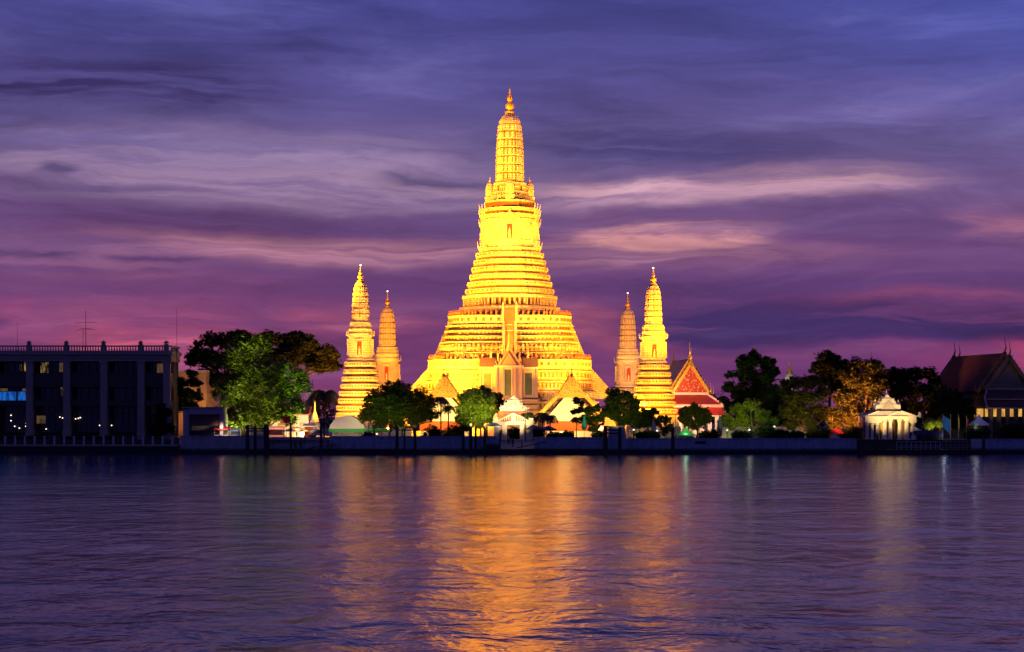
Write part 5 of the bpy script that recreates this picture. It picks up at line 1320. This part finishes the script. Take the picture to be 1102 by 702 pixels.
# ------------------------------------------------------------------ tents, parasols, stalls
def parasol(px, top, edge, wpx, Y, m, label, closed=False, base=GZ):
    s = S(Y); t = thing('parasol', label, 'parasol', (X(px, Y), Y, base)); zt, ze = Z(top, Y)-base, Z(edge, Y)-base; r = wpx*s/2
    MB().tube((0,0,0), (0,0,zt+.15), .04, n=6).tube((0,0,0), (0,0,.08), .3, n=10).build('pole', M_DSTEEL, t)
    b = MB(); n = 8
    if closed: b.lathe([(ze, r*.5), (ze+(zt-ze)*.2, r), (ze+(zt-ze)*.6, r*.6), (zt, .05)], 10)
    else:
        b.loft([[(r*math.cos(2*PI*i/16)*(1 if i%2==0 else .95), r*math.sin(2*PI*i/16)*(1 if i%2==0 else .95), ze-.22) for i in range(16)],
                [(r*math.cos(2*PI*i/16)*(1 if i%2==0 else .95), r*math.sin(2*PI*i/16)*(1 if i%2==0 else .95), ze) for i in range(16)],
                [(r*.5*math.cos(2*PI*i/16), r*.5*math.sin(2*PI*i/16), ze+(zt-ze)*.62) for i in range(16)], [(.04*math.cos(2*PI*i/16), .04*math.sin(2*PI*i/16), zt) for i in range(16)]])
    b.build('canopy', m, t); return t
parasol(574, 457.2, 461.5, 15, 302.4, M_CANVASB, 'navy parasol just right of the central gateway')
parasol(590, 458.3, 462.3, 18, 302.2, M_CANVASB, 'wider navy parasol below the left slope of the right chapel')
parasol(900, 461, 465.8, 17, 302.6, M_CANVASR, 'red parasol under the orange lit tree')
parasol(628.8, 445.5, 463, 6.5, 303.2, mat('teal_canvas', (.03, .20, .22), .8), 'closed teal parasol between the two thin trees', closed=True)
parasol(703.5, 449, 466, 6, 303.0, M_CANVASB, 'closed navy parasol before the right gold tower', closed=True)
parasol(774.5, 446, 465, 6.5, 302.8, M_CANVASB, 'closed navy parasol right of the rounded green tree', closed=True)
parasol(319, 459.3, 463.2, 26, 303.2, M_CONC, 'wide grey parasol over the stalls below the big tree')
parasol(340, 461.5, 464.6, 16, 303.0, M_CANVASB, 'small dark parasol left of the arched tent')
def arch_tent():
    Y = 307; s = S(Y); t = thing('arched_tent', 'cream arched marquee with green valance below the left gold tower', 'tent', (X(374, Y), Y, GZ))
    def zz(py): return Z(py, Y)-GZ
    w = 20*s; prof = [(-w, zz(462)), (-w*.93, zz(457.5)), (-w*.74, zz(452.4)), (-w*.45, zz(448.9)), (-w*.12, zz(447.4)), (w*.2, zz(448.2)), (w*.5, zz(450.8)), (w*.8, zz(456)), (w, zz(462))]
    MB().extrude_y(prof, 0, 6.0).build('canopy', M_CANVASW, t)
    b = MB(); b.box(-w, w, -.06, -.01, zz(465.2), zz(461.6)); b.box(-w-.05, -w-.003, -.06, 6, zz(465.2), zz(461.8)); b.box(w+.003, w+.05, -.06, 6, zz(465.2), zz(461.8)); b.build('valance', M_CANVASG, t)
    MB().box(-w*.98, w*.98, 5.5, 5.6, 0, zz(462)).build('back_wall', M_CANVASW, t)
    for sx in (-w, -w*.33, w*.33, w):
        for sy in (.1, 5.9): MB().tube((sx*.98, sy, 0), (sx*.98, sy, zz(461.8)), .06, n=6).build('leg', M_STEEL, t)
    spot((X(374, 301.5), 301.2, 3.1), (X(376, 307), 307, 6.6), 1100, (1, .70, .38), ang=90)
arch_tent()
tag(MB().box(-14*S(306), 14*S(306), -.1, .1, Z(464.6, 306)-GZ, Z(461.4, 306)-GZ).box(-13.8*S(306), -13.4*S(306), -.05, .05, 0, Z(464.6, 306)-GZ).box(13.4*S(306), 13.8*S(306), -.05, .05, 0, Z(464.6, 306)-GZ).build('awning', M_CANVASG, loc=(X(404, 306), 306.6, GZ)), 'green awning strip right of the cream arched tent', 'awning')
def pyramid_tent(px, apex, eave, wpx, Y, m, label, walls=None):
    s = S(Y); t = thing('pyramid_tent', label, 'tent', (X(px, Y), Y, GZ)); za, ze = Z(apex, Y)-GZ, Z(eave, Y)-GZ; w = wpx*s/2
    sq = ((-1,-1),(1,-1),(1,1),(-1,1))
    MB().loft([[(a*w, c*w, ze-.3) for a, c in sq], [(a*w, c*w, ze) for a, c in sq], [(a*w*.42, c*w*.42, ze+(za-ze)*.42) for a, c in sq], [(a*.05, c*.05, za) for a, c in sq]]).build('canopy', m, t)
    for a, c in sq: MB().tube((a*w*.95, c*w*.95, 0), (a*w*.95, c*w*.95, ze-.28), .05, n=6).build('leg', M_STEEL, t)
    if walls: MB().box(-w*.9, w*.9, w*.7, w*.75, 0, ze-.32).build('side_wall', walls, t)
    return t
pyramid_tent(738, 459.5, 467.5, 19, 303.5, M_CANVASG, 'green pyramid tent with pale side wall on the bank', M_CANVASW)
glow((X(738, 301.8), 301.8, 3.9), 70, (.7, 1, .75))
pyramid_tent(1053.5, 446.3, 456.5, 17, 305, M_CANVASW, 'grey white pyramid tent before the far right temple')
pyramid_tent(341, 462, 467, 12, 305.5, M_CANVASW, 'small white pyramid tent under the cream spired shrine')
glow((X(1050, 302.0), 302.0, 5.2), 60, (.9, .9, 1))
# stalls under the big tree
def stall(px, Y, w, top, m, label, roofm):
    s = S(Y); t = thing('market_stall', label, 'stall', (X(px, Y), Y, GZ)); zt = Z(top, Y)-GZ; W = w*s/2
    MB().box(-W, W, -.4, .4, 0, .95).build('counter', m, t)
    for sx in (-1, 1): MB().tube((sx*W*.95, -.9, 0), (sx*W*.95, -.9, zt-.35), .05, n=6).build('post', M_STEEL, t); MB().tube((sx*W*.95, .9, 0), (sx*W*.95, .9, zt-.05), .05, n=6).build('post', M_STEEL, t)
    MB().slab((-W*1.1, -1.3, zt-.5), (W*1.1, -1.3, zt-.5), (W*1.1, 1.1, zt), (-W*1.1, 1.1, zt), .08).build('roof', roofm, t)
    MB().box(-W, W, 1.0, 1.1, .4, zt-.2).build('back_panel', m, t)
stall(239, 303.0, 15, 459.5, M_CREAM, 'red roofed stall under the left of the big tree', M_CANVASR)
stall(252.5, 303.4, 9, 461, M_CANVASW, 'white roofed stall between the red stall and the piles', M_CANVASW)
stall(297, 304, 17, 459, mat('pink_panel', (.52, .26, .20), .8), 'pink lit stall right of the thickest pile', mat('pink_canvas', (.60, .30, .26), .8))
stall(333, 305.0, 12, 456, M_ORANGE, 'orange fronted stall between the slim piles', M_CANVASW)
tag(MB().box(-4.5*S(304), 4.5*S(304), -.06, .06, Z(455.5, 304)-GZ, Z(448, 304)-GZ).box(-.06,.06,-.05,.05,0,Z(455.5,304)-GZ-.002).build('red_banner', M_CANVASR, loc=(X(308, 302.4), 302.4, GZ)), 'red banner board under the big tree above the grey parasol', 'banner')
t = thing('shop_house', 'warm lit white shop house behind stalls under the big tree', 'shop', (X(308, 322), 322, GZ)); s = S(322)
MB().box(-24*s, 24*s, 0, 6, 0, Z(444, 322)-GZ).build('wall', M_CREAM, t)
MB().slab((-26*s, -1.8, Z(446, 322)-GZ), (26*s, -1.8, Z(446, 322)-GZ), (26*s, 3, Z(437, 322)-GZ), (-26*s, 3, Z(437, 322)-GZ), .2).build('roof', M_TERRA, t)
for k in range(4): MB().box((-18+k*12-3.5)*s, (-18+k*12+3.5)*s, -.08, .2, 0, Z(455, 322)-GZ).build('doorway', M_WAMB, t)
spot((X(308, 310), 310, 3.2), (X(308, 322), 322, 7), 9000, (1, .62, .34), ang=110)
for px, z_, p_, c_ in ((297, 6.2, 900, (1, .60, .34)), (240, 5.0, 420, (1, .75, .6)), (254, 4.8, 90, (.6, .8, 1)), (333, 5.0, 700, (1, .66, .3)), (320, 5.0, 500, (1, .5, .2))):
    spot((X(px, 300.9), 300.9, z_), (X(px, 305), 305, 3.6), p_, c_, ang=110)
# dark waiting shelter by the right pavilion
t = thing('waiting_shelter', 'dark curved roof shelter right of the cream lit pavilion', 'shelter', (X(996, 302), 302.2, GZ)); s = S(302)
MB().extrude_y([(-18*s, Z(468, 302)-GZ), (-18*s, Z(466.5, 302)-GZ), (-14*s, Z(464.2, 302)-GZ), (0, Z(463, 302)-GZ), (14*s, Z(464.6, 302)-GZ), (18*s, Z(467, 302)-GZ), (18*s, Z(468.4, 302)-GZ)], -1.0, 1.0).build('roof', M_CANVASB, t)
for sx in (-16, -5, 6, 16): MB().tube((sx*s, -.8, 0), (sx*s, -.8, Z(468, 302)-GZ), .07, n=6).build('post', M_DSTEEL, t)
MB().box(-16*s, 16*s, .7, .8, 0, Z(468.2, 302)-GZ).build('back_panel', M_BLACK, t)
# white panel kiosk on the right landing
t = thing('sign_panel', 'pale speckled panel at right end of the right landing', 'panel', (X(1051, 297), 297, zC)); s = S(297)
MB().box(-6*s, 6*s, -.08, .08, .35, Z(472.5, 297)-zC).build('panel', mat('pale_panel', (.5, .46, .46), .7, var=.4, scale=5), t)
for sx in (-5, 5): MB().tube((sx*s, .1, 0), (sx*s, .1, Z(472, 297)-zC), .05, n=6).build('leg', M_DSTEEL, t)

# ------------------------------------------------------------------ flags, lamps, poles
def flag(px, top, Y, m, label, hang, w, side=1, base=GZ):
    s = S(Y); t = thing('flag', label, 'flag', (X(px, Y), Y, base)); zt = Z(top, Y)-base
    MB().tube((0,0,0), (0,0,zt), .05, .035, 6).lathe([(-.06,.03),(0,.08),(.06,.03)], 6, (0,0,zt+.05)).build('pole', M_STEEL, t)
    if m:
        z1 = Z(hang, Y)-base; W = w*s*side; vs = []; fs = []; n = 6
        for k in range(n+1):
            q = k/n
            for y0 in (-.02, .02): vs += [(W*q, math.sin(q*7)*.12+y0, zt-.1-(zt-z1)*.28*q), (W*q*.92, math.sin(q*7+.6)*.12+y0, z1+(zt-z1)*.38*(1-q)*1.0-.0)]
        for k in range(n):
            a, c = k*4, k*4+4; fs += [(a, c, c+1, a+1), (a+2, a+3, c+3, c+2), (a, a+2, c+2, c), (a+1, c+1, c+3, a+3)]
        MB().add(vs, fs).build('cloth', m, t)
    return t
M_FLAGL = mat('pale_blue_flag_cloth', (.32, .38, .52), .8)
flag(937.6, 447, 301.4, M_FLAGL, 'grey blue flag at left of the lit pavilion columns', 459, 7)
flag(946.5, 448, 301.8, M_FLAGY, 'first yellow flag left of pavilion middle columns', 468, 3.4)
flag(951.4, 447, 301.4, M_FLAGY, 'second yellow flag before the pavilion middle columns', 466, 3.4)
flag(956.2, 449, 301.8, M_FLAGY, 'third yellow flag before the pavilion right columns', 466, 3.0)
flag(1014.5, 446, 302.0, M_FLAGB, 'bright blue drooping flag near the clipped ball trees', 468, 9)
flag(1023, 446.5, 302.0, None, 'bare pale flagpole first right of the blue flag', 0, 0)
flag(1031.3, 446.5, 302.0, M_FLAGY, 'pale flagpole with tiny wrapped yellow flag', 466, 1.6)
flag(1040, 448, 302.0, M_CANVASR, 'flagpole with small dull red flag left of pyramid tent', 461, 2.2)
glow((X(1016, 301.0), 300.9, 3.4), 40, (.8, .9, 1))
def lamp_post(px, top, Y, label, arms, base=GZ, on=False):
    t = thing('street_lamp', label, 'street lamp', (X(px, Y), Y, base)); h = Z(top, Y)-base
    MB().lathe([(0,.2),(.4,.16),(.5,.09),(h-.6,.06),(h-.5,.1),(h-.35,.05)], 8).build('post', M_DSTEEL, t)
    for (dx_, dz_) in arms:
        a = MB(); a.path([(0,0,h-.7), (dx_*.6,0,h-.85+dz_), (dx_,0,h-.5+dz_)], .04, .03, 5); ar = a.build('arm', M_DSTEEL, t)
        MB().lathe([(-.1,.1),(-.06,.2),(.12,.23),(.28,.18),(.36,.05)], 8, (dx_,0,h-.35+dz_)).build('lantern', M_BULB if on else M_CONC, ar)
lamp_post(565.3, 438, 300.8, 'dark three armed street lamp right of the central gateway', ((-.55,0),(.55,0),(0,.35)), base=1.5)
lamp_post(993, 443.5, 301.8, 'twin headed lamp post left of the clipped ball trees', ((-.7,0),(.7,.2)))
lamp_post(925.8, 425, 301.8, 'tall dark lamp post left of the cream lit pavilion', ((.4,0),))
tag(MB().tube((0,0,0),(0,0,Z(446,302)-GZ),.07,.05,6).box(-.2,.2,-.2,.2,0,.25).build('pole', M_DSTEEL, loc=(X(727, 302), 302, GZ)), 'dark slim pole rising beside the lone pile', 'pole')
tag(MB().tube((0,0,0),(0,0,Z(437,303)-GZ),.06,.04,6).box(-.2,.2,-.2,.2,0,.25).build('pole', M_DSTEEL, loc=(X(396.5, 303), 303, GZ)), 'dark slim pole in the left edge of the round tree', 'pole')
tag(MB().tube((0,0,0),(0,0,Z(446.5,303)-GZ),.06,.04,6).box(-.2,.2,-.2,.2,0,.25).build('pole', M_DSTEEL, loc=(X(710, 303), 303, GZ)), 'dark slim pole before the foot of the right gold tower', 'pole')
tag(MB().tube((0,0,0),(0,0,Z(433,305)-GZ),.08,.05,6).box(-.2,.2,-.2,.2,0,.3).build('pole', M_STEEL, loc=(X(183.5, 304.4), 304.4, GZ)), 'pale post beside the upright dark shrub of the left building', 'pole')
def ground_lamp(px, py, Y, label, m, power, col):
    z = Z(py, Y)-GZ; t = thing('ground_lamp', label, 'lamp', (X(px, Y), Y, GZ))
    MB().lathe([(0,.14),(.06,.14),(.08,.05),(z-.2,.05),(z-.16,.12)], 8).build('stem', M_DSTEEL, t)
    MB().lathe([(z-.158,.10),(z-.1,.14),(z+.06,.14),(z+.12,.04)], 10).build('globe', m, t)
    if power: glow((X(px, Y), Y-.5, z+GZ+.1), power*.35, col)
ground_lamp(806.5, 462.5, 302.2, 'bright white lamp left of the ragged tree trunk', M_BULBW, 90, (1, .95, .85))
ground_lamp(707.3, 463.5, 302.4, 'white lamp low before the right gold tower', M_BULBW, 40, (1, .95, .85))
ground_lamp(682, 462.5, 302.4, 'small white lamp in bushes left of the right gold tower', M_BULB, 30, (1, .9, .7))
ground_lamp(782.5, 463, 302.6, 'white tall lamp between closed parasol and low bush', M_BULBW, 40, (.9, .9, 1))
ground_lamp(833.5, 459, 304, 'pale blue lamp behind the dark rounded bush', M_BULBW, 40, (.7, .8, 1))
ground_lamp(604, 465, 302.6, 'small warm lamp under the right chapel wall', M_BULB, 20, (1, .8, .5))
ground_lamp(405.5, 467, 302.4, 'small warm lamp beside the green awning', M_BULB, 20, (1, .8, .5))

# ------------------------------------------------------------------ people
def skinmesh(name, verts, edges, radii, m, parent, root=0):
    me = bpy.data.meshes.new(name); me.from_pydata(verts, edges, []); me.materials.append(m)
    o = bpy.data.objects.new(name, me); COL.objects.link(o); o.parent = parent
    md = o.modifiers.new('skin', 'SKIN')
    for i, v in enumerate(me.skin_vertices[0].data): v.radius = (radii[i], radii[i]); v.use_root = (i == root)
    sb = o.modifiers.new('sub', 'SUBSURF'); sb.levels = 1; sb.render_levels = 1
    return o
def person(px, Y, base, label, rz=0, top=M_CLOTHD, legs=M_CLOTHD, stride=.1):
    t = thing('person', label, 'person', (X(px, Y), Y, base), rz)
    P = [(0,0,.95),(0,0,1.15),(0,0,1.38),(0,0,1.50),(0,-.02,1.60),(0,-.02,1.72), (.19,0,1.40),(.24,.02,1.12),(.22,-.10,.88),(.22,-.14,.78),(-.19,0,1.40),(-.24,.0,1.12),(-.25,-.04,.88),(-.25,-.06,.78),
         (.10,0,.88),(.11,-stride,.48),(.11,-stride*.6,.08),(.12,-stride*.6-.16,.04),(-.10,0,.88),(-.11,stride*.6,.48),(-.11,stride,.08),(-.12,stride-.16,.04)]
    E = [(0,1),(1,2),(2,3),(3,4),(4,5),(2,6),(6,7),(7,8),(8,9),(2,10),(10,11),(11,12),(12,13),(0,14),(14,15),(15,16),(16,17),(0,18),(18,19),(19,20),(20,21)]
    r = [.13,.12,.13,.055,.10,.085,.06,.045,.035,.03,.06,.045,.035,.03,.085,.06,.04,.035,.085,.06,.04,.035]
    skinmesh('body', P, E, r, M_SKIN, t)
    a = [0,1,2,6,7,10,11]; ix = {v: i for i, v in enumerate(a)}
    skinmesh('shirt', [P[i] for i in a], [(ix[i], ix[j]) for i, j in E if i in ix and j in ix], [r[i]+.025 for i in a], top, t)
    a = [0,14,15,16,18,19,20]; ix = {v: i for i, v in enumerate(a)}
    skinmesh('trousers', [P[i] for i in a], [(ix[i], ix[j]) for i, j in E if i in ix and j in ix], [r[i]+.02 for i in a], legs, t)
    h = MB(); h.lathe([(1.60,.105),(1.68,.112),(1.76,.09),(1.81,.03)], 10, (0,.0,0)); h.build('hair', M_BLACK, t, smooth=True)
    return t
person(317.8, 297.2, zA, 'person in dark clothes standing left by the slim pile on the landing', .4)
person(323.6, 297.0, zA, 'person in dark clothes standing nearest the white handrail', -.5, stride=.16)
person(552.0, 299.5, 1.27, 'person with dark shirt on the steps inside the central gateway', .2)
person(547.2, 300.4, 1.81, 'person in pale shirt at left on the gateway steps', 1.0, top=M_CLOTHW)
person(561.5, 297.2, zB, 'person in dark clothes at the foot of the gangway', -1.2)
